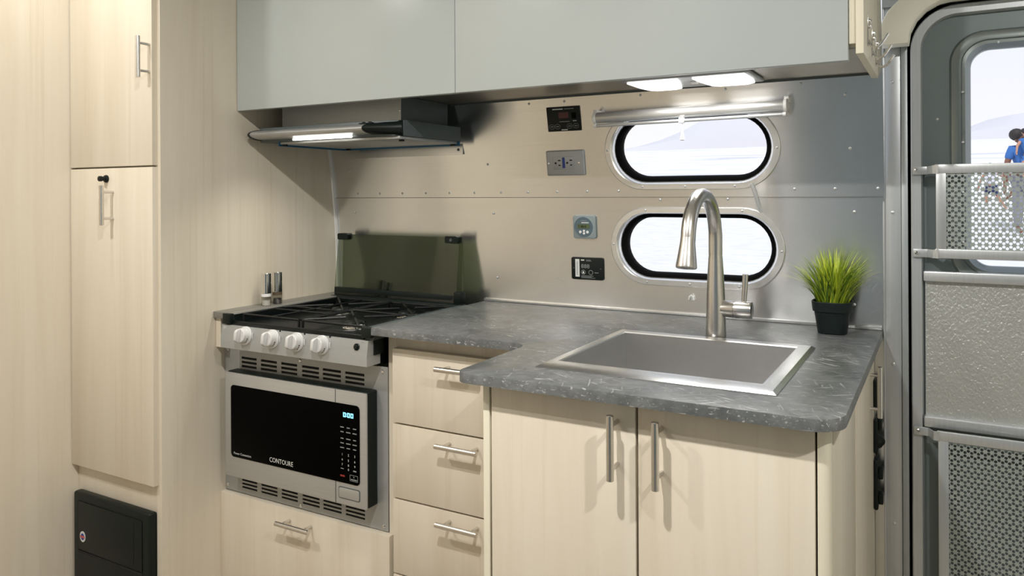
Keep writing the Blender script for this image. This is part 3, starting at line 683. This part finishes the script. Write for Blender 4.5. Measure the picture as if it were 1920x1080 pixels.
# control panel: vertical foot, leaning face
cp = [(-.4705, .8795), (-.4795, .8790), (-.4845, .8455), (-.4845, .8225), (-.462, .8225), (-.462, .8795)]
part(t, 'control_panel', B().prism(cp, 'x', RX0, RX1-.001), STEELH)
part(t, 'panel_side', B().box(RX1-.0012, RX1-.0002, -.4835, -.4395, .823, .8445), STEELH)
part(t, 'panel_bracket', B().box(.515, RX1+.003, -.462, -.430, .845, .8855), BLACK)
tilt = math.atan2(.005, .0335)
kx = [.1405, .2325, .3115, .3895]; first = None
for i, x in enumerate(kx):
    k = bpy.data.objects.new('knob', None) if False else None
    o_ = Vector((x, -.4815, .8580)); ax = Vector((0, -math.cos(tilt), math.sin(tilt)))
    b = B(); b.lathe(o_, ax, [(-.001, .0225), (.004, .0225), (.006, .0212), (.0065, .0190), (.014, .0182), (.020, .0172), (.0215, .0155)], 32)
    kb = part(t, 'knob', b, KNOBW)
    g = B(); a_ = .12
    gp = []
    for sx, sz in ((-.0048, -.0165), (.0048, -.0165), (.0048, .0165), (-.0048, .0165)): gp.append((sx, sz))
    g.prism([(0, -.0166), (-.007, -.0155), (-.0125, -.0125), (-.0145, -.009), (-.0145, .009), (-.0125, .0125), (-.007, .0155), (0, .0166)], 'x', -.0044, .0044, .0018)
    for v in g.bm.verts:
        p = Matrix.Rotation(-tilt, 3, 'X') @ v.co; v.co = o_+ax*.0205+p
    part(kb, 'grip', g, KNOBW)
    g = B(); g.box(x-.0008, x+.0008, -.4838, -.4818, .8815-.0015, .8815+.0005) if False else g.lathe(o_+Vector((.022, .002, .0205)), ax, [(0, .0022), (.0012, .0020)], 10)
    if i: part(t, 'dot_mark', g, BLACK)
    else: g.bm.free()
    g = B(); g.box(x+.0235, x+.0265, -.4850, -.4825, .853, .867, .0008); part(t, 'knob_stop', g, KNOBW)
    g = B(); 
    for q, rr in ((-.6, .0180), (-.9, .0181), (-.35, .0181)):
        g.sphere(o_+ax*.0115+Vector((math.cos(q), 0, math.sin(q)))*rr*1.0, .0016, 8)
    part(kb, 'mark', g, BLACK)
b = B(); b.lathe((.4920, -.4808, .8635), (0, -math.cos(tilt), math.sin(tilt)), [(-.001, .0078), (.003, .0078), (.004, .0066), (.0025, .0055), (.0065, .0050), (.0072, .0042)], 22); part(t, 'igniter_button', b, BLACK)
for zz, ln in ((.8745, .0115), (.8715, .0095), (.8688, .003)): part(t, 'print_mark', B().box(.0595, .0595+ln, -.4812, -.4806, zz-.0006, zz+.0006), TXT)
part(t, 'print_mark', B().box(.5045, .509, -.4812, -.4805, .8745, .8755), TXTD)
# burners and grates
BURN = [(.385, -.365, .040), (.205, -.215, .036), (.405, -.185, .036)]
for x, y, r in BURN:
    b = B(); b.lathe((x, y, .8812), (0, 0, 1), [(0, r*.80), (.002, r*.76), (.003, r*.62), (.009, r*.58), (.0105, r*.50)], 28); bo = part(t, 'burner', b, CHROME)
    b = B(); b.lathe((x, y, .8811), (0, 0, 1), [(0, r*1.3), (.0012, r*1.25), (.0008, r*.82)], 28); part(bo, 'drip_bowl', b, ENAMEL)
    b = B(); b.lathe((x, y, .8918), (0, 0, 1), [(0, r*.60), (.002, r*.66), (.004, r*.62), (.005, r*.4)], 26); part(bo, 'burner_cap', b, ENAMEL)
def wire(pts, r=.0030): 
    b = B(); b.tube(pts, r, 8); return b
GZ = .9035
def grate(x0, x1, y0, y1, ys, xs):
    b = B()
    b.tube([(x0, y0, GZ), (x1, y0, GZ)], .0030, 8); b.tube([(x0, y1, GZ), (x1, y1, GZ)], .0030, 8); b.tube([(x0, y0, GZ), (x0, y1, GZ)], .0030, 8); b.tube([(x1, y0, GZ), (x1, y1, GZ)], .0030, 8)
    for X, Y in ((x0, y0), (x1, y0), (x0, y1), (x1, y1)): b.tube([(X, Y, .8815), (X, Y, GZ)], .0032, 8)
    g = part(t, 'grate', b, IRON)
    for x, y, r in BURN:
        if x0 < x < x1 and y0 < y < y1:
            for k in range(4):
                a = PI/4+PI/2*k; dx, dy = math.cos(a), math.sin(a)
                tx = ((x1 if dx > 0 else x0)-x)/dx; ty = ((y1 if dy > 0 else y0)-y)/dy; T = min(tx, ty)
                part(g, 'grate_bar', wire([(x+dx*r*.55, y+dy*r*.55, GZ+.001), (x+dx*(T-.012), y+dy*(T-.012), GZ+.001), (x+dx*T, y+dy*T, GZ)]), IRON)
    for yy in ys: part(g, 'grate_bar', wire([(x0, yy, GZ), (x1, yy, GZ)], .0026), IRON)
    for xx in xs: part(g, 'grate_bar', wire([(xx, y0, GZ), (xx, y1, GZ)], .0026), IRON)
grate(.100, .288, -.452, -.115, (-.35, -.30), (.194,)); grate(.300, .496, -.452, -.115, (-.275,), ())
# back guard, smoked glass cover
part(t, 'back_guard', B().box(.058, .520, -.100, -.072, .874, .9075, .003), BLACK)
part(t, 'hinge_bar', B().box(.050, .470, -.072, -.058, .905, .9285, .002), BLACK)
def gpt(x, s, off=0): # s along the leaning glass, 0 bottom 1 top
    return (x, -.073+.027*s+off, .908+.175*s)
b = B(); b.loft([[gpt(.050, 0), gpt(.4825, 0), gpt(.4825, 0, .004), gpt(.050, 0, .004)], [gpt(.0455, 1), gpt(.4775, 1), gpt(.4775, 1, .004), gpt(.0455, 1, .004)]], True, True)
gc = part(t, 'glass_cover', b, SMOKE)
b = B(); b.loft([[gpt(.070, 0, .014), gpt(.500, 0, .014), gpt(.500, 0, .018), gpt(.070, 0, .018)], [gpt(.055, 1, .0085), gpt(.4805, 1, .0085), gpt(.4805, 1, .0115), gpt(.055, 1, .0115)]], True, True)
part(t, 'glass_cover', b, SMOKE)
for x0, x1 in ((.049, .087), (.436, .476)):
    b = B(); b.prism(rrect(x0, x1, 1.0675, 1.0865, .005), 'y', -.056, -.033); part(gc, 'clip', b, BLACK)
b = B(); b.lathe((.456, -.0562, 1.0765), (0, -1, 0), [(0, .0045), (.002, .004), (.0005, .0025)], 12); part(gc, 'clip_screw', b, DKGREY)
part(t, 'hinge_bracket', B().box(.478, .5005, -.078, -.050, .9085, .938, .003), BLACK)

# metal ledge between side panel and range
t = finish('ledge_strip', B().box(.001, .0580, -.4635, -.012, .8885, .9050, .0012), LEDGE, None, True)
mark(t, 'narrow grey metal ledge between maple panel and stove, under the shakers', 'ledge')

# ------------------------------------------------------------------ microwave with trim kit
t = thing('microwave', 'stainless built-in microwave with black glass door and vented trim plate', 'microwave', (.27, -.25, .44))
PX0, PX1, PZ0, PZ1 = .0015, .5335, .4412, .8118
cols = [(.0618, .1159), (.1310, .1869), (.2015, .2554), (.2713, .3266), (.3385, .3952), (.4083, .4660)]
rows = [(.4540, .4588), (.4628, .4678), (.4722, .4768), (.7620, .7680), (.7726, .7786), (.7834, .7894)]
xb = [PX0]+[v for c in cols for v in c]+[PX1]; zb = [PZ0]+[v for c in rows for v in c]+[PZ1]
b = bmesh.new(); grid_v = {}
def gv(i, j):
    if (i, j) not in grid_v: grid_v[i, j] = b.verts.new((xb[i], -.4265, zb[j]))
    return grid_v[i, j]
for i in range(len(xb)-1):
    for j in range(len(zb)-1):
        if i % 2 == 1 and j % 2 == 1: continue
        if .05 < xb[i] and xb[i+1] < .5 and zb[j] > .50 and zb[j+1] < .75: pass
        b.faces.new((gv(i, j), gv(i+1, j), gv(i+1, j+1), gv(i, j+1)))
ex = bmesh.ops.extrude_face_region(b, geom=list(b.faces))
for v in [g for g in ex['geom'] if isinstance(g, bmesh.types.BMVert)]: v.co.y = -.4240
part(t, 'trim_plate', b, STEELH)
part(t, 'vent_shade', B().box(.05, .49, -.4232, -.4226, .448, .805), SHADOWGAP)  # black sheet painting the shade behind the vent slots
part(t, 'housing', B().box(.0470, .5045, -.4585, -.4270, .4985, .7585, .003, 3), BLACK)
b = B(); b.prism(rrect(.0440, .5030, .4965, .7565, .004), 'y', -.4635, -.4588, .0012); df = part(t, 'door', b, STEEL)
part(df, 'seam', B().box(.4110, .4123, -.4640, -.4634, .4975, .7560), SHADOWGAP)
b = B(); b.prism(rrect(.0660, .4838, .5470, .7265, .010), 'y', -.4650, -.4637, .0005); gl_ = part(df, 'black_glass', b, BLACKG)
b = B(); b.prism(rrect(.4225, .4820, .5125, .5355, .004), 'y', -.4655, -.4637, .0012); part(df, 'door_button', b, STEEL)
b = B(); b.prism(rrect(.4205, .4840, .5105, .5375, .005), 'y', -.4642, -.4636); part(df, 'button_gap', b, DKGREY)
YG = -.4653
text(df, 'brand_print', 'CONTOURE', .2010, YG, .5560, .0165, TXT, sx=.86)
text(df, 'small_print', 'Power Connection', .0765, YG, .5545, .0080, TXT, sx=1.0)
# clock digits
def seg7(dg, x, z, w, h, th):
    S = {'0': 'abcdef'}[dg]; b = B()
    R = {'a': (x, x+w, z+h-th, z+h), 'd': (x, x+w, z, z+th), 'b': (x+w-th, x+w, z+h/2, z+h), 'c': (x+w-th, x+w, z, z+h/2), 'f': (x, x+th, z+h/2, z+h), 'e': (x, x+th, z, z+h/2)}
    for k in S: b.box(R[k][0], R[k][1], YG-.0004, YG, R[k][2], R[k][3])
    return b
for x in (.4365, .4485, .4585): part(df, 'clock_digit', seg7('0', x, .6970, .0078, .0105, .0022), LEDCYAN)
part(df, 'clock_colon', B().box(.4457, .4472, YG-.0004, YG, .6990, .7005).box(.4457, .4472, YG-.0004, YG, .7035, .7050), LEDCYAN)
colx = (.4330, .4515, .4700); r_ = 0
for zz in (.6735, .6630, .6480, .6375, .6270):
    for cx in colx:
        w_ = random.uniform(.004, .0065); part(df, 'key_print', B().box(cx-w_, cx+w_, YG-.0003, YG, zz-.0012, zz+.0010), TXTD)
for rr_, zz in enumerate((.6120, .6000, .5890)):
    for cc_, cx in enumerate(colx): text(df, 'key_digit', str(rr_*3+cc_+1), cx, YG, zz-.003, .0075, TXT, 'CENTER')
text(df, 'key_digit', '0', colx[1], YG, .5765, .0075, TXT, 'CENTER')
part(df, 'key_print', B().box(.4285, .4375, YG-.0003, YG, .5785, .5802), TXTD); part(df, 'key_print', B().box(.4655, .4745, YG-.0003, YG, .5770, .5800), TXTD)
part(df, 'stop_print', B().box(.4270, .4405, YG-.0003, YG, .5610, .5650), REDP)
b = B(); 
for q in ((.4555, .4790, .5680, .5688), (.4555, .4790, .5550, .5558), (.4555, .4563, .5550, .5688), (.4782, .4790, .5550, .5688), (.4580, .4765, .5575, .5600)): b.box(q[0], q[1], YG-.0003, YG, q[2], q[3])
part(df, 'start_print', b, TXTD); text(df, 'start_print', '*', .4670, YG, .5600, .0085, TXT, 'CENTER')
for x, z in ((.0085, .804), (.2680, .8005), (.5215, .8015), (.0085, .4530), (.2680, .4475), (.5215, .4510), (.0085, .802)):
    pass
s0 = None
for x, z in ((.0095, .8035), (.2660, .7990), (.5205, .8010), (.0095, .4535), (.2660, .4475), (.5205, .4510)):
    if s0 is None:
        b = B(); b.lathe((0, 0, 0), (0, -1, 0), [(0, .0046), (.0012, .0044), (.0022, .0032), (.0022, .0014), (.0014, .0010)], 14); s0 = finish('screw', b, CHROME, t, True); o = s0
    else: o = copy_part(s0, t)
    o.location = Vector((x, -.4265, z))-t.location

# ------------------------------------------------------------------ salt and pepper
def shaker(x, y, lab, collar):
    t = thing('shaker', lab, 'shaker', (x, y, .9053), group='salt and pepper shakers')
    b = B(); b.lathe((0, 0, .0002), (0, 0, 1), [(0, .0118), (.002, .0128), (.024, .0128)], 24); part(t, 'glass_base', b, CLEARACR, True)
    b = B(); b.lathe((0, 0, .001), (0, 0, 1), [(0, .0105), (.014, .0105)], 20); part(t, 'filling', b, collar[1], True)
    b = B(); b.lathe((0, 0, .0245), (0, 0, 1), [(0, .0128), (.008, .0128)], 24); part(t, 'collar', b, collar[0], True)
    b = B(); b.lathe((0, 0, .0330), (0, 0, 1), [(0, .0132), (.027, .0132), (.0272, .0125), (.0285, .0125), (.0288, .0132), (.0525, .0132), (.0535, .0125)], 28); part(t, 'cap', b, CHROME, True)
shaker(.0425, -.3265, 'front chrome shaker with a white salt collar on the metal ledge', (WHITEP, WHITEP))
shaker(.0430, -.2875, 'rear chrome pepper shaker with a brown collar on the metal ledge', (pmat('pepper_brown', (.10, .07, .04), .6), pmat('peppercorn', (.03, .025, .02), .8)))

# ------------------------------------------------------------------ range hood
t = thing('range_hood', 'slim grey range hood with steel front bar above the stove', 'range hood', (.26, -.2, 1.33))
b = B(); b.box(.058, .4625, -.2800, -.055, 1.3800, 1.4442, .001)
part(t, 'upper_body', B().box(.060, .4610, -.2795, -.075, 1.3800, 1.4442, .001), DKGREY); b.bm.free()
part(t, 'body_front', B().box(.0585, .4620, -.2812, -.2797, 1.3800, 1.4442), STEELH)
for x in (.0605, .4590): part(t, 'screw', B().lathe((x, -.2812, 1.408), (0, -1, 0), [(0, .0025), (.001, .0022), (.0015, .001)], 10), CHROME)
pl = [(.030, -.070), (.498, -.070), (.500, -.072), (.500, -.320), (.480, -.333), (.030, -.333)]
b = B(); b.prism(pl, 'z', 1.3420, 1.3800, .001); part(t, 'visor_body', b, DKGREY)
def nose(x, y0, zc, h, d): # rounded nose cross-section opened at the back
    return [(x, y0-d*math.sin(PI*k/10), zc+h*math.cos(PI*k/10)) for k in range(11)]
b = B(); b.loft([nose(.036, -.333, 1.3605, .0125, .042), nose(.417, -.333, 1.3605, .0125, .042)], True, True); part(t, 'front_bar', b, STEEL)
b = B(); b.loft([nose(.022, -.328, 1.3605, .0135, .042), nose(.0358, -.328, 1.3605, .0145, .0480)], True, True); part(t, 'end_cap', b, BLACK)
b = B(); b.loft([nose(.4172, -.328, 1.3605, .0135, .0480), nose(.450, -.322, 1.3608, .0155, .040), nose(.5003, -.322, 1.3608, .0195, .006)], True, True); part(t, 'end_cap', b, BLACK)
b = B(); b.box(.095, .492, -.325, -.075, 1.3350, 1.3418, .001); part(t, 'filter_panel', b, STEELH)
b = B(); b.box(.0905, .0955, -.327, -.070, 1.3305, 1.3420); b.box(.0905, .497, -.0765, -.070, 1.3305, 1.3420); part(t, 'blue_edge', b, BLUEF)
b = B(); b.box(.165, .360, -.3500, -.3415, 1.3415, 1.3470, .0015); lm = part(t, 'lamp_lens', b, LAMPON)
for x, y in ((.10, -.32), (.11, -.085), (.47, -.30), (.475, -.085)): part(t, 'clip', B().box(x, x+.012, y, y+.006, 1.3305, 1.3350), BLACK)
part(t, 'switch_strip', B().box(.3820, .4230, -.345, -.330, 1.3735, 1.3760, .001), BLACK)
for x in (.392, .412): part(t, 'switch', B().cyl((x, -.338, 1.3755), (x, -.338, 1.3785), .004, seg=12), BLACK)
part(t, 'back_flange', B().box(.050, .4845, W(1.324)-.0035, W(1.324)-.0015, 1.3090, 1.3400), ALUWALL)
part(t, 'flange_screw', B().lathe((.4700, W(1.324)-.0035, 1.3230), (0, -1, 0), [(0, .004), (.0015, .0035), (.002, .001)], 10), DKGREY)
ld = bpy.data.lights.new('hood_lamp', 'AREA'); ld.shape = 'RECTANGLE'; ld.size = .20; ld.size_y = .015; ld.energy = 1.5; ld.spread = math.radians(125); ld.color = (1, .95, .86)
lo_ = bpy.data.objects.new('hood_lamp', ld); C.objects.link(lo_); lo_.parent = t; lo_.location = Vector((.257, -.348, 1.3425))-t.location

# ------------------------------------------------------------------ upper cabinets
t = thing('upper_cabinet', 'long upper cabinet with two flat grey doors over the galley', 'cabinet', (.74, -.2, 1.42))
part(t, 'carcass', B().box(.0015, 1.4975, -.3660, -.255, 1.4475, 1.998).box(.0015, 1.4975, -.255, -.075, 1.4475, 1.60), CREAM)
part(t, 'bottom_panel', B().box(.0015, 1.4975, -.3660, -.0625, 1.4450, 1.4473), UNDER)
part(t, 'back_gap_shade', B().box(.4640, 1.4960, -.0665, -.0628, 1.4405, 1.4449), DKGREY)  # dark strip painted for the shaded gap between cabinet bottom and wall
part(t, 'door', B().box(.0020, .6908, -.3850, -.3668, 1.4238, 1.985, .001), GREYDOOR)
part(t, 'door', B().box(.6922, 1.4862, -.3850, -.3668, 1.4238, 1.985, .001), GREYDOOR)
part(t, 'end_frame', B().box(1.4868, 1.4973, -.3800, -.3670, 1.4520, 1.985, .001), CREAM)
part(t, 'end_panel', B().box(1.4980, 1.5105, -.3860, -.066, 1.4335, 1.985, .001), CREAM)
# coat hooks on the end panel
for y, z, lab in ((-.315, 1.487, 'nearest chrome coat hook on the cream cabinet end'), (-.225, 1.482, 'middle chrome coat hook on the cream cabinet end'), (-.135, 1.4785, 'farthest chrome coat hook on the cream cabinet end')):
    h_ = thing('coat_hook', lab, 'hook', (1.5108, y, z), group='coat hooks on the cabinet end')
    part(h_, 'plate', B().box(1.5107, 1.5120, y-.004, y+.004, z-.030, z+.029, .0005), CHROME)
    part(h_, 'hook_wire', B().tube([(1.5118, y, z-.020), (1.516, y, z-.030), (1.523, y-.001, z-.034), (1.530, y-.002, z-.031), (1.537, y-.003, z-.022), (1.5435, y-.004, z-.012)], .0022, 10), CHROME)
    q = B()
    for zz in (.004, .013): q.sphere((1.5135, y, z+zz), .0042, 10)
    part(h_, 'screw', q, CHROME)

# under-cabinet twin light
t = thing('under_cabinet_light', 'twin-lens lit lamp fixed under the upper cabinet', 'light', (1.16, -.16, 1.436))
part(t, 'housing', B().box(1.0300, 1.2950, -.2550, -.1050, 1.4375, 1.4447, .004, 3), OUTLET)
for poly_, k in (([(1.040, -.250), (1.150, -.250), (1.142, -.205), (1.122, -.125), (1.105, -.112), (1.060, -.112), (1.047, -.130), (1.040, -.17)], 0), ([(1.180, -.250), (1.285, -.250), (1.285, -.17), (1.280, -.130), (1.262, -.112), (1.205, -.112), (1.188, -.125), (1.180, -.20)], 1)):
    part(t, 'lens', B().prism(poly_, 'z', 1.4325, 1.4374, .0015), TUBEON)
part(t, 'switch', B().box(1.158, 1.172, -.190, -.170, 1.4335, 1.4375, .001), WHITEP)
for cx in (1.095, 1.232):
    ld = bpy.data.lights.new('twin_lamp', 'AREA'); ld.shape = 'RECTANGLE'; ld.size = .09; ld.size_y = .11; ld.energy = .55; ld.color = (1, .96, .90)
    lo_ = bpy.data.objects.new('twin_lamp', ld); C.objects.link(lo_); lo_.parent = t; lo_.location = Vector((cx, -.18, 1.4318))-t.location

# ------------------------------------------------------------------ roller shade
t = thing('roller_shade', 'rolled-up silver roller shade mounted above the upper oval window', 'roller shade', (1.115, -.07, 1.385))
SA, SBp = Vector((.8960, -.0770, 1.3835)), Vector((1.3300, -.0770, 1.3875)); ud = (SBp-SA).normalized()
part(t, 'cassette', B().tube([SA, SBp], .0130, 24), STEEL)
for p, s in ((SA, -1), (SBp, 1)):
    part(t, 'end_cap', B().lathe(p-ud*s*.0006, ud*s, [(0, .0142), (.006, .0142), (.008, .012)], 24), WHITEP)
    part(t, 'bracket', B().box(p.x-.005+s*.004, p.x+.005+s*.004, -.0765, W(1.40)-.0012, p.z+.0085, p.z+.0200, .001), WHITEP)
    part(t, 'rod_end', B().lathe(p+Vector((0, -.006, -.0195))+ud*s*-.002, ud*s, [(0, .0048), (.006, .0048), (.007, .004)], 14), WHITEP)
part(t, 'pull_rod', B().tube([SA+Vector((.002, -.006, -.0195)), SBp+Vector((-.002, -.006, -.0195))], .0040, 14), ALU)
RX = 1.108
part(t, 'rod_clip', B().box(RX-.006, RX+.006, -.0900, -.0780, 1.3605, 1.3730, .0015), WHITEP)
part(t, 'pull_cord', B().cyl((RX+.001, -.0835, 1.3610), (RX+.001, -.0835, 1.3460), .0008, seg=8), WHITEP)
part(t, 'tassel', B().lathe((RX+.001, -.0835, 1.3475), (0, 0, -1), [(0, .0015), (.004, .0024), (.022, .0055), (.0255, .0055), (.0265, .004)], 16), WHITEP)

# ------------------------------------------------------------------ wall instruments
def wall_thing(name, label, cat, x, z):
    return thing(name, label, cat, (x, W(z)-.001, z), (math.atan(-dW(z)), 0, 0))
# black controller with a red window
t = wall_thing('solar_controller', 'black controller panel with a dark red display window, highest on the wall', 'control panel', .7955, 1.3895)
part(t, 'plate', B().box(-.0465, .0450, -.004, .0, -.0310, .0310, .0012), BLACK, True)
YS = -.0046
part(t, 'display', B().box(-.0130, .0140, YS, -.0041, .0020, .0165), REDLED, True)
b = B(); b.box(-.029, .000, YS, -.0041, .0238, .0262); part(t, 'title_print', b, TXT, True); b = B(); b.box(.004, .030, YS, -.0041, .0242, .0258); part(t, 'title_print', b, TXTD, True)
part(t, 'caption_print', B().box(-.012, .016, YS, -.0041, -.0075, -.0060), TXTD, True); part(t, 'caption_print', B().box(.025, .035, YS, -.0041, -.0065, -.0050), TXT, True)
part(t, 'indicator', B().box(.0225, .0345, YS, -.0041, .0000, .0150), RUBBER, True)
for cx in (-.0345, -.0185, .0150, .0325):
    rg = B(); o1 = [(cx+p[0], YS, -.0185+p[1]) for p in stadium(.0078, .0058, 8)]; i1 = [(cx+p[0], YS, -.0185+p[1]) for p in stadium(.0071, .0051, 8)]; rg.loft([o1, i1]); part(t, 'button', rg, TXTD, True)
    part(t, 'button_print', B().box(cx-.004, cx+.004, YS, -.0041, -.0194, -.0176), TXTD, True)
part(t, 'maker_print', B().box(-.0080, .0090, YS, -.0041, -.0285, -.0260), TXT, True)
# socket plate
t = wall_thing('power_outlet', 'silver double socket plate with a blue reset strip on the wall', 'outlet', .7902, 1.2795)
part(t, 'plate', B().box(-.0530, .0530, -.0060, 0, -.0320, .0320, .0035, 3), OUTLET, True)
part(t, 'insert', B().box(-.0335, .0250, -.0072, -.0058, -.0155, .0165, .0008), OUTLET, True)
for cx in (-.020, .0125):
    part(t, 'slot', B().box(cx+.0015, cx+.0085, -.0076, -.0071, .0055, .0085), SHADOWGAP, True); part(t, 'slot', B().box(cx+.0022, cx+.0078, -.0076, -.0071, -.0065, -.0038), SHADOWGAP, True)
    part(t, 'slot', B().lathe((cx-.0055, -.0071, 0.0005), (0, -1, 0), [(0, .0027), (.0005, .0027)], 12), SHADOWGAP, True)
part(t, 'reset_strip', B().box(-.0065, .0005, -.0080, -.0071, -.0125, .0145, .0006), BLUEP, True)
for sx in (-.0455, .0390): part(t, 'screw', B().lathe((sx, -.0058, -.0005), (0, -1, 0), [(0, .0028), (.0008, .0025), (.0012, .0012)], 10), CHROME, True)
# round gauge in a square plate
t = wall_thing('battery_gauge', 'small grey square monitor with a round dial between the two black panels', 'gauge', .8340, 1.1170)
b = B(); b.prism(rrect(-.0305, .0305, -.0295, .0295, .006), 'y', -.0075, 0, .002); part(t, 'plate', b, GAUGE, True)
part(t, 'dial', B().lathe((-.001, -.0074, .0005), (0, -1, 0), [(0, .0255), (.0012, .0252), (.0016, .0240), (.0010, .0232)], 32), GAUGED, True)
YD = -.0090
part(t, 'lcd', B().box(-.0170, .0165, YD-.0004, -.0080, -.0030, .0075), LCD, True)
part(t, 'dial_print', B().box(-.009, .007, YD-.0002, -.0080, .0155, .0168), TXTD, True); part(t, 'dial_print', B().box(-.006, .0135, YD-.0002, -.0080, .0102, .0124), TXT, True)
for cx, cz, r in ((-.010, -.0125, .0038), (0.0, -.0095, .0032), (0.0, -.0160, .0032), (.0095, -.0125, .0038)): part(t, 'button', B().lathe((cx, -.0080, cz), (0, -1, 0), [(0, r), (.0018, r*.9), (.0022, r*.4)], 12), WHITEP, True)
text(t, 'lcd_digits', '1 88.8', -.0150, YD-.0006, -.0012, .0088, RUBBER, local=True)
# lower black controller with a white sticker
t = wall_thing('charge_controller', 'black rounded control panel with a white upright sticker, lowest on the wall', 'control panel', .8380, 1.0110)
b = B(); b.prism(rrect(-.0440, .0440, -.0285, .0285, .005), 'y', -.004, 0, .001); part(t, 'plate', b, BLACK, True)
part(t, 'sticker', B().box(-.0325, -.0210, YS, -.0041, -.0215, .0235), TXT, True); part(t, 'sticker_print', B().box(-.0280, -.0262, YS-.0003, YS-.0001, -.0170, .0170), TXTD, True)
text(t, 'display_digits', '888', -.0165, YS, .0010, .0150, TXTD, local=True, sx=1.05)
for cx in (-.0105, .0100):
    rg = B(); rg.loft([[(cx+.0062*math.cos(a*PI/10), YS, -.0095+.0062*math.sin(a*PI/10)) for a in range(20)], [(cx+.0050*math.cos(a*PI/10), YS, -.0095+.0050*math.sin(a*PI/10)) for a in range(20)]]); part(t, 'button', rg, TXTD, True)
part(t, 'icon', B().prism([(-.0135, -.0125), (-.0075, -.0125), (-.0095, -.0070), (-.0115, -.0060)], 'y', YS-.0002, -.0041), TXT, True)
for x0, x1, z0, z1 in ((-.0165, -.0075, .0200, .0228), (-.002, .010, .0215, .0225), (-.002, .012, .0190, .0200), (.0200, .0310, -.0105, -.0092), (-.0165, .017, -.0190, -.0180), (-.0165, .012, -.0215, -.0205), (-.0165, .022, -.0240, -.0230)):
    part(t, 'print', B().box(x0, x1, YS, -.0041, z0, z1), TXT if z1-z0 > .002 else TXTD, True)
for x, z in ((-.0370, .0005), (.0370, .0005)): part(t, 'screw', B().lathe((x, -.0041, z), (0, -1, 0), [(0, .0016), (.0006, .001)], 8), DKGREY, True)

# ------------------------------------------------------------------ potted grass
PXc, PYc = 1.4235, -.0790
t = thing('potted_grass', 'artificial bright green grass in a small black pot on the worktop', 'plant', (PXc, PYc, .9105))
def sq(r, z, n=40, e=.42):
    L = []
    for k in range(n):
        a = 2*PI*k/n+.5; c, s = math.cos(a), math.sin(a)
        q = (abs(c)**3.2+abs(s)**3.2)**(-1/3.2); L.append((r*q*c, r*q*s, z))
    return L
b = B(); b.loft([sq(.0265, 0), sq(.0280, .001), sq(.0345, .0455), sq(.0375, .0460), sq(.0395, .0650), sq(.0390, .0660), sq(.0365, .0660), sq(.0350, .0560)], True, False); part(t, 'pot', b, POT, True)
b = B(); b.loft([sq(.0355, .0575), sq(.001, .060)], False, True); part(t, 'soil', b, SOIL, True)
gm = bmesh.new(); tones = []
for i in range(420):
    a = random.uniform(0, 2*PI); rr = .028*math.sqrt(random.random()); bx, by = rr*math.cos(a), rr*math.sin(a)
    lean = (rr/.028)*.95+random.uniform(-.1, .55); a2 = a+random.uniform(-.6, .6); L_ = random.uniform(.085, .132)*(1-.12*(rr/.028)); w = random.uniform(.0014, .0026)
    cur = random.uniform(.15, .75); tone = random.random()
    pts = []; px, pz = 0.0, 0.0; ang = lean*.25
    for k in range(6):
        pts.append((px, pz, w*(1-.16*k) if k < 5 else .0001)); ang += lean*.10+cur*.07*k*lean; ang = min(ang, 1.45); px += math.sin(ang)*L_/5; pz += math.cos(ang)*L_/5
    ca, sa = math.cos(a2), math.sin(a2); sx_, sy_ = -sa, ca; vs = []
    for px, pz, ww in pts:
        c0 = Vector((bx+ca*px, by+sa*px, .057+pz))
        if c0.y+PYc > -.004: c0.y = -.004-PYc
        vs.append((gm.verts.new(c0+Vector((sx_, sy_, 0))*ww), gm.verts.new(c0-Vector((sx_, sy_, 0))*ww)))
    for u_, v_ in zip(vs, vs[1:]): gm.faces.new((u_[0], v_[0], v_[1], u_[1]))
    tones += [tone]*5
me = bpy.data.meshes.new('grass_blades'); gm.to_mesh(me); gm.free(); at = me.attributes.new('tone', 'FLOAT', 'FACE'); at.data.foreach_set('value', tones)
me.materials.append(GRASS); o = bpy.data.objects.new('grass_blades', me); C.objects.link(o); o.parent = t; o['kind'] = 'stuff'

# ------------------------------------------------------------------ ceiling downlights
for i, (x, y) in enumerate(DOWNLIGHTS):
    t = thing('ceiling_downlight', ['round ceiling downlight above the tall cabinet', 'round ceiling downlight in front of the sink', 'round ceiling downlight in front of the entry door', 'round ceiling downlight in front of the stove'][i], 'light', (x, y, 1.985), group='ceiling downlights')
    part(t, 'ring', B().lathe((0, 0, .0148), (0, 0, -1), [(0, .055), (.006, .055), (.009, .045), (.006, .042)], 28), ALU, True)
    part(t, 'lens', B().lathe((0, 0, .0120), (0, 0, -1), [(0, .042), (.003, .042)], 28), LAMPON, True)
    ld = bpy.data.lights.new('downlight', 'AREA'); ld.shape = 'DISK'; ld.size = .045; ld.energy = DOWNLIGHT_W*(.14, 1.12, .92, .68)[i]; ld.color = (1, .975, .935)
    lo_ = bpy.data.objects.new('downlight', ld); C.objects.link(lo_); lo_.parent = t; lo_.location = (0, 0, -.001)
